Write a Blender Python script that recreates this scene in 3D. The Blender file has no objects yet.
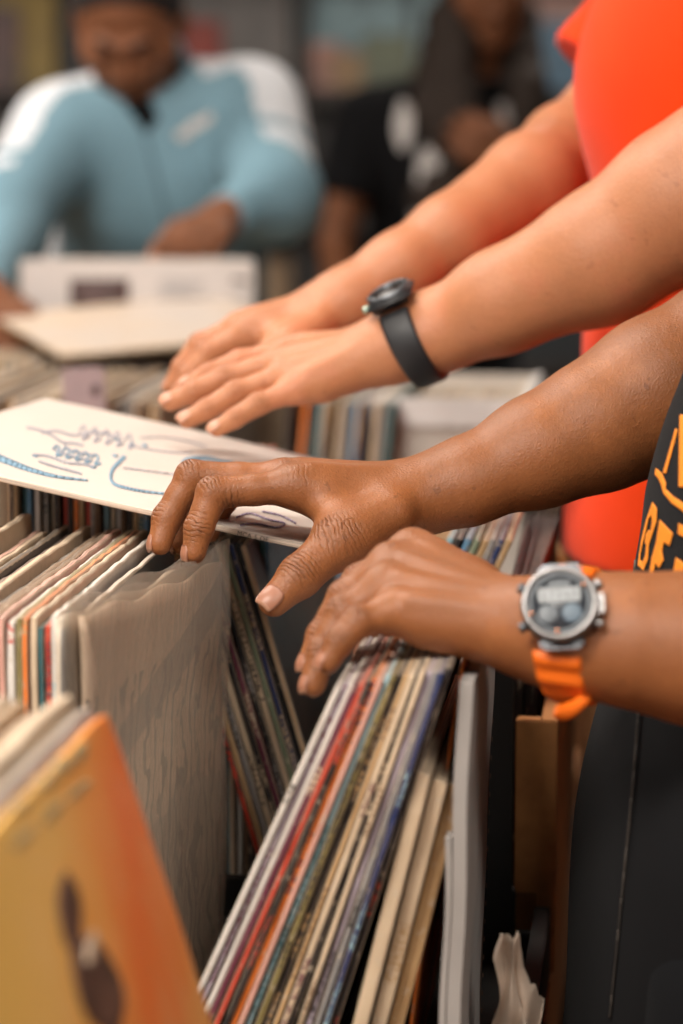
import bpy, bmesh, math, random
import numpy as np
from mathutils import Vector, Matrix
from mathutils.bvhtree import BVHTree
R = math.radians
rng = random.Random(7)
COL = bpy.context.scene.collection

# ------------------------------------------------------------------ camera, world, lights
F = 2419.0                      # focal length in pixels (about 85 mm on a 24 mm wide frame)
CZ = 1.41
PITCH = math.atan(392.0 / F)
sc = bpy.context.scene
cam_d = bpy.data.cameras.new('camera'); cam = bpy.data.objects.new('camera', cam_d); COL.objects.link(cam)
cam.location = (0, 0, CZ); cam.rotation_euler = (math.pi/2 - PITCH, 0, 0)
cam_d.sensor_fit = 'HORIZONTAL'; cam_d.sensor_width = 24.0; cam_d.lens = 24.0*F/683.0
cam_d.dof.use_dof = True; cam_d.dof.focus_distance = 1.60; cam_d.dof.aperture_fstop = 3.3
cam_d.clip_start = 0.05; cam_d.clip_end = 60
sc.camera = cam
sc.view_settings.view_transform = 'Standard'; sc.view_settings.look = 'None'
sc.view_settings.gamma = 1.0; sc.view_settings.use_curve_mapping = False
sc.view_settings.exposure = 0.15
w = bpy.data.worlds.new('world'); sc.world = w; w.use_nodes = True
w.node_tree.nodes['Background'].inputs[0].default_value = (1.0, 0.90, 0.80, 1)
w.node_tree.nodes['Background'].inputs[1].default_value = 0.075

def area(name, loc, rot, sx, sy, power, col=(1, .93, .84)):
    l = bpy.data.lights.new(name, 'AREA'); l.shape = 'RECTANGLE'; l.size = sx; l.size_y = sy
    l.energy = power; l.color = col
    o = bpy.data.objects.new(name, l); COL.objects.link(o); o.location = loc; o.rotation_euler = rot
    return o
LAMPS = [(-.95, 0.15, 1.2, .6, 72), (-.80, 2.1, 1.2, .6, 28), (-1.5, 3.6, 1.2, .6, 26), (.9, 5.2, 1.2, .6, 16), (.95, -.35, 1.2, .6, 30)]
for (x, y, sx, sy, p) in LAMPS:
    area('ceiling_lamp', (x, y, 2.70), (0, 0, 0), sx, sy, p)
# added soft fill behind and to the left of the camera, no real source
area('front_fill', (-1.5, -1.65, 1.7), (R(90), 0, R(-32)), 1.3, 1.3, 20, (1, .95, .90))

# ------------------------------------------------------------------ helpers
CP, SP = math.cos(PITCH), math.sin(PITCH)
def P(px, py, d):
    """point seen at a photo pixel at depth d, used to measure real positions"""
    xc = (px - 341.5)/F*d; yc = (512 - py)/F*d
    return Vector((xc, d*CP + yc*SP, CZ + yc*CP - d*SP))
TH = R(7.5)
U = Vector((math.sin(TH), math.cos(TH), 0)); V = Vector((math.cos(TH), -math.sin(TH), 0))
def UV(u, v, z=0): return U*u + V*v + Vector((0, 0, z))

def tag(o, label=None, cat=None, group=None, kind=None):
    if label: o['label'] = label
    if cat: o['category'] = cat
    if group: o['group'] = group
    if kind: o['kind'] = kind
    return o
def link(name, me, mats=None, parent=None):
    o = bpy.data.objects.new(name, me); COL.objects.link(o)
    if mats:
        for m in (mats if isinstance(mats, (list, tuple)) else [mats]): me.materials.append(m)
    if parent: o.parent = parent
    return o
def empty(name, loc=(0, 0, 0), rot=(0, 0, 0)):
    o = bpy.data.objects.new(name, None); COL.objects.link(o); o.location = loc; o.rotation_euler = rot
    o.empty_display_size = .05
    return o
def mesh_from(name, verts, faces, smooth=False):
    me = bpy.data.meshes.new(name); me.from_pydata([tuple(v) for v in verts], [], faces); me.update()
    if smooth:
        me.polygons.foreach_set('use_smooth', [True]*len(me.polygons))
    return me
def bm_obj(name, bm, m, parent=None, smooth=False):
    bmesh.ops.recalc_face_normals(bm, faces=bm.faces)
    me = bpy.data.meshes.new(name); bm.to_mesh(me); bm.free()
    if smooth: me.polygons.foreach_set('use_smooth', [True]*len(me.polygons))
    return link(name, me, m, parent)
def add_box(bm, c, s, rot=None, bev=0.0):
    r = bmesh.ops.create_cube(bm, size=1)
    vs = r['verts']
    for v in vs: v.co = Vector((v.co.x*s[0], v.co.y*s[1], v.co.z*s[2]))
    if bev > 0:
        es = list({e for v in vs for e in v.link_edges})
        rr = bmesh.ops.bevel(bm, geom=es, offset=bev, segments=2, affect='EDGES')
        vs = list({v for f in rr['faces'] for v in f.verts} | {v for v in vs if v.is_valid})
    M = Matrix.Translation(c) @ (rot.to_4x4() if rot else Matrix.Identity(4))
    for v in vs: v.co = M @ v.co
    return vs
def add_cyl(bm, a, b, r1, r2=None, seg=24):
    a = Vector(a); b = Vector(b); r2 = r1 if r2 is None else r2
    d = b - a
    q = d.to_track_quat('Z', 'Y').to_matrix().to_4x4()
    bmesh.ops.create_cone(bm, cap_ends=True, segments=seg, radius1=r1, radius2=r2, depth=d.length,
                          matrix=Matrix.Translation((a+b)/2) @ q)
RU = Matrix(((V.x, U.x, 0), (V.y, U.y, 0), (0, 0, 1)))      # columns: V, U, Z

# ------------------------------------------------------------------ node helpers / materials
class NT:
    def __init__(s, name):
        s.m = bpy.data.materials.new(name); s.m.use_nodes = True
        s.t = s.m.node_tree; s.b = s.t.nodes['Principled BSDF']
    def n(s, typ, **kw):
        nd = s.t.nodes.new(typ)
        for k, v in kw.items():
            if k.startswith('_'): setattr(nd, k[1:], v)
            else:
                nd.inputs[k.replace('__', ' ')].default_value = v
        return nd
    def l(s, a, b): s.t.links.new(a, b)
    def math(s, op, a, b=None, c=None, clamp=False):
        nd = s.t.nodes.new('ShaderNodeMath'); nd.operation = op; nd.use_clamp = clamp
        for i, x in enumerate((a, b, c)):
            if x is None: continue
            if isinstance(x, (int, float)): nd.inputs[i].default_value = x
            else: s.l(x, nd.inputs[i])
        return nd.outputs[0]
    def mix(s, f, a, b, typ='MIX'):
        nd = s.t.nodes.new('ShaderNodeMix'); nd.data_type = 'RGBA'; nd.blend_type = typ
        for sock, x in ((nd.inputs[0], f), (nd.inputs[6], a), (nd.inputs[7], b)):
            if isinstance(x, (int, float)): sock.default_value = x
            elif isinstance(x, (tuple, list)): sock.default_value = (*x[:3], 1)
            else: s.l(x, sock)
        return nd.outputs[2]
    def coord(s, which='Object', scale=None):
        tc = s.t.nodes.new('ShaderNodeTexCoord')
        if scale is None: return tc.outputs[which]
        mp = s.t.nodes.new('ShaderNodeMapping'); mp.inputs['Scale'].default_value = scale
        s.l(tc.outputs[which], mp.inputs[0]); return mp.outputs[0]
    def noise(s, vec, scale, detail=3, rough=.5):
        nd = s.n('ShaderNodeTexNoise', Scale=scale, Detail=detail, Roughness=rough)
        if vec is not None: s.l(vec, nd.inputs['Vector'])
        return nd.outputs[0]
    def ramp(s, f, stops, interp='LINEAR'):
        nd = s.t.nodes.new('ShaderNodeValToRGB'); cr = nd.color_ramp; cr.interpolation = interp
        while len(cr.elements) < len(stops): cr.elements.new(.5)
        for e, (p, c) in zip(cr.elements, stops): e.position = p; e.color = (*c[:3], 1)
        s.l(f, nd.inputs[0]); return nd.outputs[0]
    def bump(s, h, dist=.001, strength=1.0, normal=None):
        nd = s.n('ShaderNodeBump', Strength=strength, Distance=dist); s.l(h, nd.inputs['Height'])
        if normal is not None: s.l(normal, nd.inputs['Normal'])
        return nd.outputs[0]
def plain(name, col, rough=.6, var=.12, nscale=30, bump=0.0, metal=0.0, spec=.5, coat=0.0, sheen=0.0):
    k = NT(name); v = k.coord('Object')
    n = k.noise(v, nscale, 4)
    c2 = tuple(min(1, c*(1+var)) for c in col); c1 = tuple(c*(1-var) for c in col)
    k.l(k.ramp(n, [(.3, c1), (.7, c2)]), k.b.inputs['Base Color'])
    k.b.inputs['Roughness'].default_value = rough; k.b.inputs['Metallic'].default_value = metal
    k.b.inputs['Specular IOR Level'].default_value = spec
    k.b.inputs['Coat Weight'].default_value = coat
    k.b.inputs['Sheen Weight'].default_value = sheen
    if bump: k.l(k.bump(n, bump), k.b.inputs['Normal'])
    return k.m
def fabric(name, col, rough=.85, var=.10, weave=1400, bump=.0004, sheen=.04):
    k = NT(name); v = k.coord('Object')
    n = k.noise(v, 9, 4); n2 = k.noise(v, weave, 1)
    c2 = tuple(min(1, c*(1+var)) for c in col); c1 = tuple(c*(1-var) for c in col)
    base = k.ramp(n, [(.3, c1), (.7, c2)])
    k.l(base, k.b.inputs['Base Color']); k.b.inputs['Roughness'].default_value = rough
    k.b.inputs['Sheen Weight'].default_value = sheen; k.b.inputs['Specular IOR Level'].default_value = .12
    k.l(k.bump(n2, bump, .5), k.b.inputs['Normal'])
    return k.m
def wood(name, col, col2, rough=.55):
    k = NT(name); v = k.coord('Object', (6, .8, 6))
    n = k.noise(v, 7, 6, .6)
    k.l(k.ramp(n, [(.3, col2), (.65, col)]), k.b.inputs['Base Color'])
    k.b.inputs['Roughness'].default_value = rough
    k.l(k.bump(n, .0006), k.b.inputs['Normal'])
    return k.m
def skin(name, col, dark, palm, red, sss=.12, rough=.48):
    k = NT(name); v = k.coord('Object')
    aw = k.n('ShaderNodeAttribute', _attribute_name='kw').outputs['Fac']
    as_ = k.n('ShaderNodeAttribute', _attribute_name='ks').outputs['Fac']
    ap = k.n('ShaderNodeAttribute', _attribute_name='palm').outputs['Fac']
    n1 = k.noise(v, 22, 5, .6); n2 = k.noise(v, 420, 3); n3 = k.noise(v, 75, 3)
    c = k.ramp(n1, [(.3, tuple(x*.86 for x in col)), (.55, col), (.75, red)])
    c = k.mix(k.math('MULTIPLY', k.math('GREATER_THAN', n3, .69), .35), c, dark)
    c = k.mix(k.math('MULTIPLY', k.ramp(n2, [(.35, (0, 0, 0)), (.65, (1, 1, 1))]), .16), c, dark)
    warp = k.math('ADD', as_, k.math('MULTIPLY', k.noise(v, 110, 3), .0075))
    wv = k.math('SINE', k.math('MULTIPLY', warp, 1900))
    wv = k.math('MULTIPLY', k.math('POWER', k.math('MULTIPLY_ADD', wv, .5, .5), 2.2), k.math('MULTIPLY', aw, k.math('MULTIPLY_ADD', k.noise(v, 240, 2), 2.4, -.55, clamp=True)))
    c = k.mix(k.math('MULTIPLY', wv, .55), c, tuple(x*.55 for x in dark))
    c = k.mix(k.math('MULTIPLY', aw, .28), c, dark)
    c = k.mix(ap, c, palm)
    k.l(c, k.b.inputs['Base Color'])
    k.b.inputs['Subsurface Weight'].default_value = sss
    k.b.inputs['Subsurface Radius'].default_value = (1, .35, .18); k.b.inputs['Subsurface Scale'].default_value = .006
    k.b.inputs['Roughness'].default_value = rough; k.b.inputs['Specular IOR Level'].default_value = .42
    vor = k.n('ShaderNodeTexVoronoi', Scale=430.0, _feature='DISTANCE_TO_EDGE'); k.l(v, vor.inputs['Vector'])
    b1 = k.bump(vor.outputs[0], .0005, .65)
    b2 = k.bump(k.noise(v, 230, 4, .65), .0009, .42, b1)
    b3 = k.bump(k.math('MULTIPLY', wv, -1.0), .0009, .9, b2)
    k.l(b3, k.b.inputs['Normal'])
    return k.m
M = {}
M['skin_brown'] = skin('brown_skin', (.285, .099, .032), (.080, .024, .008), (.42, .185, .09), (.38, .135, .043))
M['skin_deep'] = skin('deep_brown_skin', (.22, .080, .032), (.08, .026, .011), (.40, .18, .11), (.29, .105, .045), .12, .65)
M['skin_fair'] = skin('fair_skin', (.50, .205, .095), (.30, .10, .045), (.56, .26, .15), (.54, .20, .10))
M['nail'] = plain('fingernail', (.34, .145, .085), .4, .06, 60)
M['nail_free'] = plain('nail_tip', (.40, .20, .125), .35, .05, 60)
M['nail_fair'] = plain('fair_fingernail', (.56, .27, .17), .4, .06, 60)
M['black_tee'] = fabric('black_cotton', (.006, .006, .007))
M['black_pants'] = fabric('black_trouser', (.006, .0065, .008))
M['orange_tee'] = fabric('orange_cotton', (.84, .050, .002), sheen=.1)
M['jacket'] = fabric('pale_blue_jacket', (.19, .325, .40), rough=.6)
M['jacket_white'] = fabric('white_jacket_panel', (.72, .74, .78), rough=.6)
M['print_orange'] = plain('orange_print', (.86, .26, .012), .7, .06, 80)
M['print_white'] = plain('white_print', (.62, .58, .56), .7, .1, 60)
M['jeans'] = fabric('dark_denim', (.016, .018, .024))
M['hair'] = plain('black_hair', (.009, .006, .005), .85, .3, 160, .002)
M['hair_brown'] = plain('dark_brown_hair', (.022, .011, .006), .75, .35, 120, .003)
M['shoe'] = plain('shoe_leather', (.03, .028, .026), .5)
M['eye'] = plain('eye_dark', (.03, .02, .015), .2, .05)

# ------------------------------------------------------------------ signed-distance modelling (bodies, clothes)
def A3(p): return np.array((p[0], p[1], p[2]), dtype=np.float32)
def cone(a, b, ra, rb=None, n=None, s=1.0):
    """tapered round bar a-b; flattened by s along direction n"""
    rb = ra if rb is None else rb
    a = A3(a); b = A3(b); ba = b - a; L2 = max(float(ba @ ba), 1e-12)
    nn = None
    if n is not None and s != 1.0:
        nn = A3(n); nn = nn/np.linalg.norm(nn)
    def f(Q):
        q = Q - a
        t = np.clip((q @ ba)/L2, 0, 1)
        q = q - t[:, None]*ba
        if nn is not None:
            c = q @ nn
            q = q + (c*(1/s - 1))[:, None]*nn
            return (np.sqrt((q*q).sum(1)) - (ra + t*(rb - ra)))*max(s, .6)
        return np.sqrt((q*q).sum(1)) - (ra + t*(rb - ra))
    return f
def ell(c, r, axes=None):
    c = A3(c); r = np.array(r, dtype=np.float32)
    Rm = None if axes is None else np.array([A3(x) for x in axes]).T.astype(np.float32)
    def f(Q):
        q = Q - c
        if Rm is not None: q = q @ Rm
        k0 = np.sqrt(((q/r)**2).sum(1)); k1 = np.sqrt(((q/(r*r))**2).sum(1)) + 1e-9
        return k0*(k0 - 1)/k1
    return f
def smin(a, b, k):
    h = np.maximum(k - np.abs(a - b), 0)/k
    return np.minimum(a, b) - h*h*k*.25
def union(fs, k):
    def f(Q):
        d = fs[0](Q)
        for g in fs[1:]: d = smin(d, g(Q), k)
        return d
    return f
def join(f, g, k): return lambda Q: smin(f(Q), g(Q), k)
def carve(f, g, k): return lambda Q: -smin(-f(Q), g(Q), k)
def cut(f, p, n):
    p = A3(p); n = A3(n); n = n/np.linalg.norm(n)
    return lambda Q: np.maximum(f(Q), (Q - p) @ n)
def wrinkle(f, amp, freq, seed=0):
    r = np.random.RandomState(seed)
    ks = r.normal(size=(5, 3)).astype(np.float32); ks /= np.linalg.norm(ks, axis=1)[:, None]
    fr = freq*r.uniform(.6, 1.8, 5); ph = r.uniform(0, 6.28, 5)
    def g(Q):
        d = f(Q); o = 0
        warp = np.sin(Q @ ks[0]*freq*.7 + ph[0])*1.3
        for i in range(5): o = o + np.sin(Q @ ks[i]*fr[i] + ph[i] + warp)/5
        return d + amp*o
    return g
def sdf_mesh(f, lo, hi, h, smooth=2):
    B = 8
    lo = A3(lo); hi = A3(hi)
    nb = np.ceil((hi - lo)/(h*B)).astype(int) + 1
    n = nb*B
    cx = [lo[i] + (np.arange(nb[i])*B + (B-1)/2)*h for i in range(3)]
    G = np.stack(np.meshgrid(*cx, indexing='ij'), -1).reshape(-1, 3).astype(np.float32)
    D = f(G).reshape(nb)
    dense = np.repeat(np.repeat(np.repeat(D, B, 0), B, 1), B, 2).astype(np.float32)
    act = np.argwhere(np.abs(D) < h*B*1.25)
    o = np.stack(np.meshgrid(*[np.arange(B)]*3, indexing='ij'), -1).reshape(-1, 3)
    for s in range(0, len(act), 300):
        blk = act[s:s+300]*B
        idx = (blk[:, None, :] + o[None]).reshape(-1, 3)
        dense[idx[:, 0], idx[:, 1], idx[:, 2]] = f((lo + idx*h).astype(np.float32))
    ins = dense < 0
    i8 = ins.astype(np.uint8)
    S = np.zeros(tuple(n-1), np.uint8)
    offs = [(a, b, c) for a in (0, 1) for b in (0, 1) for c in (0, 1)]
    for a, b, c in offs: S += i8[a:n[0]-1+a, b:n[1]-1+b, c:n[2]-1+c]
    cells = np.argwhere((S > 0) & (S < 8))
    flat = np.ravel_multi_index(cells.T, S.shape)
    vals = np.stack([dense[cells[:, 0]+a, cells[:, 1]+b, cells[:, 2]+c] for a, b, c in offs], 1)
    pos = np.zeros((len(cells), 3)); cnt = np.zeros(len(cells))
    for i in range(8):
        for j in range(i+1, 8):
            if sum(abs(offs[i][q]-offs[j][q]) for q in range(3)) != 1: continue
            va, vb = vals[:, i], vals[:, j]; m = (va < 0) != (vb < 0)
            t = np.where(m, va/np.where(m, va - vb, 1), 0)
            e = np.array(offs[i])[None] + t[:, None]*(np.array(offs[j]) - np.array(offs[i]))[None]
            pos += e*m[:, None]; cnt += m
    verts = lo + (cells + pos/cnt[:, None])*h
    quads = []
    for ax in range(3):
        b_, c_ = (ax+1) % 3, (ax+2) % 3
        sl0 = [slice(None)]*3; sl1 = [slice(None)]*3
        sl0[ax] = slice(0, -1); sl1[ax] = slice(1, None)
        X = ins[tuple(sl0)] != ins[tuple(sl1)]
        e = np.argwhere(X)
        e = e[(e[:, b_] > 0) & (e[:, c_] > 0) & (e[:, b_] < n[b_]-1) & (e[:, c_] < n[c_]-1)]
        fl = ins[tuple(sl0)][e[:, 0], e[:, 1], e[:, 2]]
        q = []
        for (db, dc) in ((-1, -1), (0, -1), (0, 0), (-1, 0)):
            ee = e.copy(); ee[:, b_] += db; ee[:, c_] += dc
            q.append(np.searchsorted(flat, np.ravel_multi_index(ee.T, S.shape)))
        q = np.stack(q, 1); q[~fl] = q[~fl][:, ::-1]
        quads.append(q)
    quads = np.concatenate(quads)
    if smooth:
        E = np.concatenate([quads[:, [0, 1]], quads[:, [1, 2]], quads[:, [2, 3]], quads[:, [3, 0]]])
        deg = np.bincount(E[:, 0], minlength=len(verts)) + np.bincount(E[:, 1], minlength=len(verts))
        for it in range(smooth):
            acc = np.stack([np.bincount(E[:, 0], verts[E[:, 1], q], len(verts)) + np.bincount(E[:, 1], verts[E[:, 0], q], len(verts)) for q in range(3)], 1)
            verts = verts*.4 + .6*acc/np.maximum(deg, 1)[:, None]
    return verts, quads
def np_mesh(name, parts, attrs=None):
    """parts: list of (verts, quads) joined in one mesh"""
    V_, Q_, o = [], [], 0
    for v, q in parts: V_.append(v); Q_.append(q + o); o += len(v)
    v = np.concatenate(V_); q = np.concatenate(Q_)
    me = bpy.data.meshes.new(name)
    me.vertices.add(len(v)); me.vertices.foreach_set('co', v.astype(np.float32).ravel())
    me.loops.add(len(q)*4); me.loops.foreach_set('vertex_index', q.astype(np.int32).ravel())
    me.polygons.add(len(q)); me.polygons.foreach_set('loop_start', np.arange(len(q), dtype=np.int32)*4)
    me.polygons.foreach_set('use_smooth', np.ones(len(q), bool))
    me.update(calc_edges=True); me.validate()
    for k, a in (attrs or {}).items():
        at = me.attributes.new(k, 'FLOAT', 'POINT'); at.data.foreach_set('value', a(v).astype(np.float32))
    return me, v
def bounds(pts, m):
    a = np.array([A3(p) for p in pts]); return a.min(0) - m, a.max(0) + m

# ------------------------------------------------------------------ hands
FR = {'index': (.0112, .0098, .0087, .0074), 'middle': (.0114, .0100, .0088, .0075),
      'ring': (.0110, .0094, .0083, .0071), 'pinky': (.0100, .0083, .0074, .0064)}
def hand(J, n, sc=1.0):
    """J: wrist, index/middle/ring/pinky = [MCP,PIP,DIP,TIP], thumb=[CMC,MCP,IP,TIP]; n = dorsal direction"""
    n = Vector(n).normalized(); W = J['wrist']
    fs = []; kn = []
    for k in ('index', 'middle', 'ring', 'pinky'):
        a, b, c, d = J[k]; r = [x*sc for x in FR[k]]
        mid = (a+b)/2
        fs.append(union([cone(a, mid, r[0]*1.0, r[1]*.96), cone(mid, b, r[1]*.96, r[1]*1.03), cone(b, (b+c)/2, r[1]*1.04, r[2]*.98),
                         cone((b+c)/2, c, r[2]*.98, r[2]*1.02), cone(c, d, r[2], r[3])], .004))
        ax = (c - a).normalized()
        for q, (j, prev, nxt, wt) in enumerate(((b, a, c, 1.0), (c, b, d, .8), (a, W, b, .35))):
            t = (nxt - prev).normalized()
            bend = ((j - prev).normalized() - (nxt - j).normalized())
            dn = bend if bend.length > .25 else n
            dn = (dn - t*dn.dot(t)).normalized()
            kn.append((j, t, dn, r[1 if q < 2 else 0], wt))
    palm = [cone(W.lerp(J[k][0], .10), J[k][0], .0145*sc, (.0128 if k != 'pinky' else .0118)*sc) for k in ('index', 'middle', 'ring', 'pinky')]
    dn = -n
    palm.append(cone(W.lerp(J['pinky'][0], .15) + dn*.008*sc, J['pinky'][0].lerp(W, .22) + dn*.006*sc, .0155*sc, .0125*sc))
    palm.append(cone(W.lerp(J['middle'][0], .3) + dn*.008*sc, J['middle'][0].lerp(W, .2) + dn*.006*sc, .013*sc, .011*sc))
    T = J['thumb']
    th = union([cone(T[0], T[1], .0140*sc, .0140*sc), cone(T[1], T[1].lerp(T[2], .5), .0134*sc, .0118*sc),
                cone(T[1].lerp(T[2], .5), T[2], .0118*sc, .0126*sc), cone(T[2], T[3], .0120*sc, .0094*sc)], .006)
    kn.append((T[2], (T[3]-T[1]).normalized(), (J.get('thumb_n') or n).normalized(), .0125*sc, 1.0))
    web = cone(T[0].lerp(T[1], .75), J['index'][0].lerp(W, .14) + dn*.004*sc, .0098*sc, .0085*sc)
    pf = join(union(palm, .014*sc), web, .018*sc)
    f = join(union(fs, .0018), pf, .0075*sc)
    f = join(f, th, .020*sc)
    # tendons on the back of the hand
    ten = union([cone(W.lerp(J[k][0], .35) + n*.0128*sc, J[k][0].lerp(W, .12) + n*.0118*sc, .0022*sc, .0026*sc) for k in ('index', 'middle', 'ring', 'pinky')], .001)
    f = join(f, ten, .007*sc)
    return f, kn, J
def hand_attrs(kns, palms):
    def kw(v):
        o = np.zeros(len(v)); s = np.zeros(len(v))
        for (j, t, dn, r, wt) in kns:
            q = v - A3(j); a = q @ A3(t); b = q @ A3(dn); l = np.sqrt((q*q).sum(1)) + 1e-6
            wgt = wt*np.exp(-(a/(r*.85))**2)*np.clip((b/l + .25)*1.2, 0, 1)*np.exp(-(l/(r*1.9))**4)
            m = wgt > o; o[m] = wgt[m]; s[m] = a[m]
        return o, s
    c = {}
    kns = list(kns)
    def get(v):
        if 'k' not in c: c['k'] = kw(v)
        return c['k']
    def palm(v):
        o = np.zeros(len(v))
        for (c_, nrm, rad) in palms:
            q = v - A3(c_); l = np.sqrt((q*q).sum(1)) + 1e-6
            o = np.maximum(o, np.clip(-(q @ A3(nrm))/l*1.6 - .55, 0, 1)*np.clip(1.6 - l/rad, 0, 1))
        return o
    return {'kw': lambda v: get(v)[0], 'ks': lambda v: get(v)[1], 'palm': palm}
def nail(parent, tip, dip, normal, wid, ln, mats, r):
    """curved nail plate on the finger end"""
    t = (tip - dip).normalized(); nrm = (normal - t*normal.dot(t)).normalized(); s = t.cross(nrm)
    c = tip + t*(r*.28)
    vs, fc = [], []; nu, nv = 9, 9
    for lay in (0, 1):
        for j in range(nv):
            for i in range(nu):
                a = (i/(nu-1)*2 - 1); b = (j/(nv-1)*2 - 1)
                if b > 0: hw = math.sqrt(max(0, 1 - (b**2.6)*.35))
                else: hw = math.sqrt(max(0, 1 - (abs(b)**2.2)*.62))
                ang = a*hw*wid/r*.5*1.05
                rr = r*1.03 + (.0005 if lay == 0 else -.0012) - max(0, b)*.0006
                sag = .0016*(b > 0)*b*b
                vs.append(c + t*(b*ln/2) + s*(math.sin(ang)*rr) + nrm*(math.cos(ang)*rr - sag))
    N = nu*nv
    def id_(i, j, l): return l*N + j*nu + i
    for j in range(nv-1):
        for i in range(nu-1):
            fc.append((id_(i, j, 0), id_(i+1, j, 0), id_(i+1, j+1, 0), id_(i, j+1, 0)))
    for j in range(nv-1):
        for i in (0, nu-1): fc.append((id_(i, j, 0), id_(i, j+1, 0), id_(i, j+1, 1), id_(i, j, 1)))
    for i in range(nu-1):
        for j in (0, nv-1): fc.append((id_(i, j, 0), id_(i+1, j, 0), id_(i+1, j, 1), id_(i, j, 1)))
    me = mesh_from('fingernail', vs, fc, True)
    o = link('fingernail', me, mats, parent)
    if len(mats) > 1:
        for p in me.polygons:
            if (p.center - c).dot(t) > ln*.42: p.material_index = 1
    return o
def simple_hand(W, fwd, dorsal, right, curl=35, spread=.1, sc=1.0):
    """generic hand: fwd = wrist to knuckles, dorsal = back of the hand, right = True for a right hand"""
    fwd = Vector(fwd).normalized(); dorsal = Vector(dorsal); dorsal = (dorsal - fwd*dorsal.dot(fwd)).normalized()
    side = fwd.cross(dorsal)                      # towards the little finger of a right hand (palm down)
    if not right: side = -side
    J = {'wrist': W}
    for i, (k, off, ml, l) in enumerate((('index', -.030, .088, (.042, .026, .020)), ('middle', -.009, .090, (.046, .029, .021)),
                                         ('ring', .012, .084, (.042, .027, .020)), ('pinky', .031, .076, (.033, .020, .017)))):
        p = W + fwd*ml*sc + side*off*sc; ch = [p]; a = R(curl*.55)
        f2 = (fwd + side*(off*spread*12)).normalized()
        for q, s_ in enumerate(l):
            d = f2*math.cos(a) - dorsal*math.sin(a); p = p + d*s_*sc; ch.append(p); a += R(curl*(1.0 if q == 0 else .7))
        J[k] = ch
    b = W + fwd*.022*sc - side*.026*sc - dorsal*.010*sc
    p1 = b + (fwd*.75 - side*.5 - dorsal*.35).normalized()*.044*sc
    p2 = p1 + (fwd*.95 - side*.2 - dorsal*.35).normalized()*.033*sc
    J['thumb'] = [b, p1, p2, p2 + (fwd*.95 + side*.05 - dorsal*.35).normalized()*.026*sc]
    return J

# ------------------------------------------------------------------ heads
def head_field(c, fwd, up, s=1.0):
    f = Vector(fwd).normalized(); u = Vector(up); u = (u - f*u.dot(f)).normalized(); r = f.cross(u)
    ax = (r, f, u)
    def q(a, b, d): return c + r*(a*s) + f*(b*s) + u*(d*s)
    F_ = [ell(q(0, -.012, .028), (.076*s, .096*s, .088*s), ax), ell(q(0, .022, -.038), (.058*s, .068*s, .074*s), ax),
          cone(q(-.028, .045, -.082), q(.028, .045, -.082), .022*s), ell(q(0, .066, -.094), (.026*s, .020*s, .018*s), ax),
          cone(q(-.048, .045, -.018), q(-.030, .068, -.024), .022*s), cone(q(.048, .045, -.018), q(.030, .068, -.024), .022*s)]
    g = union(F_, .03*s)
    g = join(g, union([cone(q(-.034, .083, .022), q(-.010, .090, .018), .0085*s), cone(q(.034, .083, .022), q(.010, .090, .018), .0085*s)], .01), .012*s)
    g = carve(g, ell(q(-.032, .098, .002), (.019*s, .013*s, .013*s), ax), .010*s)
    g = carve(g, ell(q(.032, .098, .002), (.019*s, .013*s, .013*s), ax), .010*s)
    g = join(g, union([ell(q(-.031, .080, .001), (.0165*s, .0150*s, .0125*s), ax), ell(q(.031, .080, .001), (.0165*s, .0150*s, .0125*s), ax)], .001), .003*s)
    g = join(g, union([cone(q(0, .086, .010), q(0, .106, -.028), .0075*s, .0105*s), ell(q(-.013, .096, -.032), (.009*s, .010*s, .008*s), ax), ell(q(.013, .096, -.032), (.009*s, .010*s, .008*s), ax)], .008), .008*s)
    g = join(g, union([cone(q(-.020, .082, -.056), q(0, .094, -.054), .0055*s, .0075*s), cone(q(.020, .082, -.056), q(0, .094, -.054), .0055*s, .0075*s)], .004), .005*s)
    g = join(g, union([cone(q(-.017, .082, -.066), q(0, .091, -.067), .006*s, .008*s), cone(q(.017, .082, -.066), q(0, .091, -.067), .006*s, .008*s)], .004), .004*s)
    ears = union([ell(q(-.078, -.008, -.004), (.009*s, .018*s, .031*s), ax), ell(q(.078, -.008, -.004), (.009*s, .018*s, .031*s), ax)], .002)
    g = join(g, ears, .006*s)
    return g, q, ax

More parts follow.
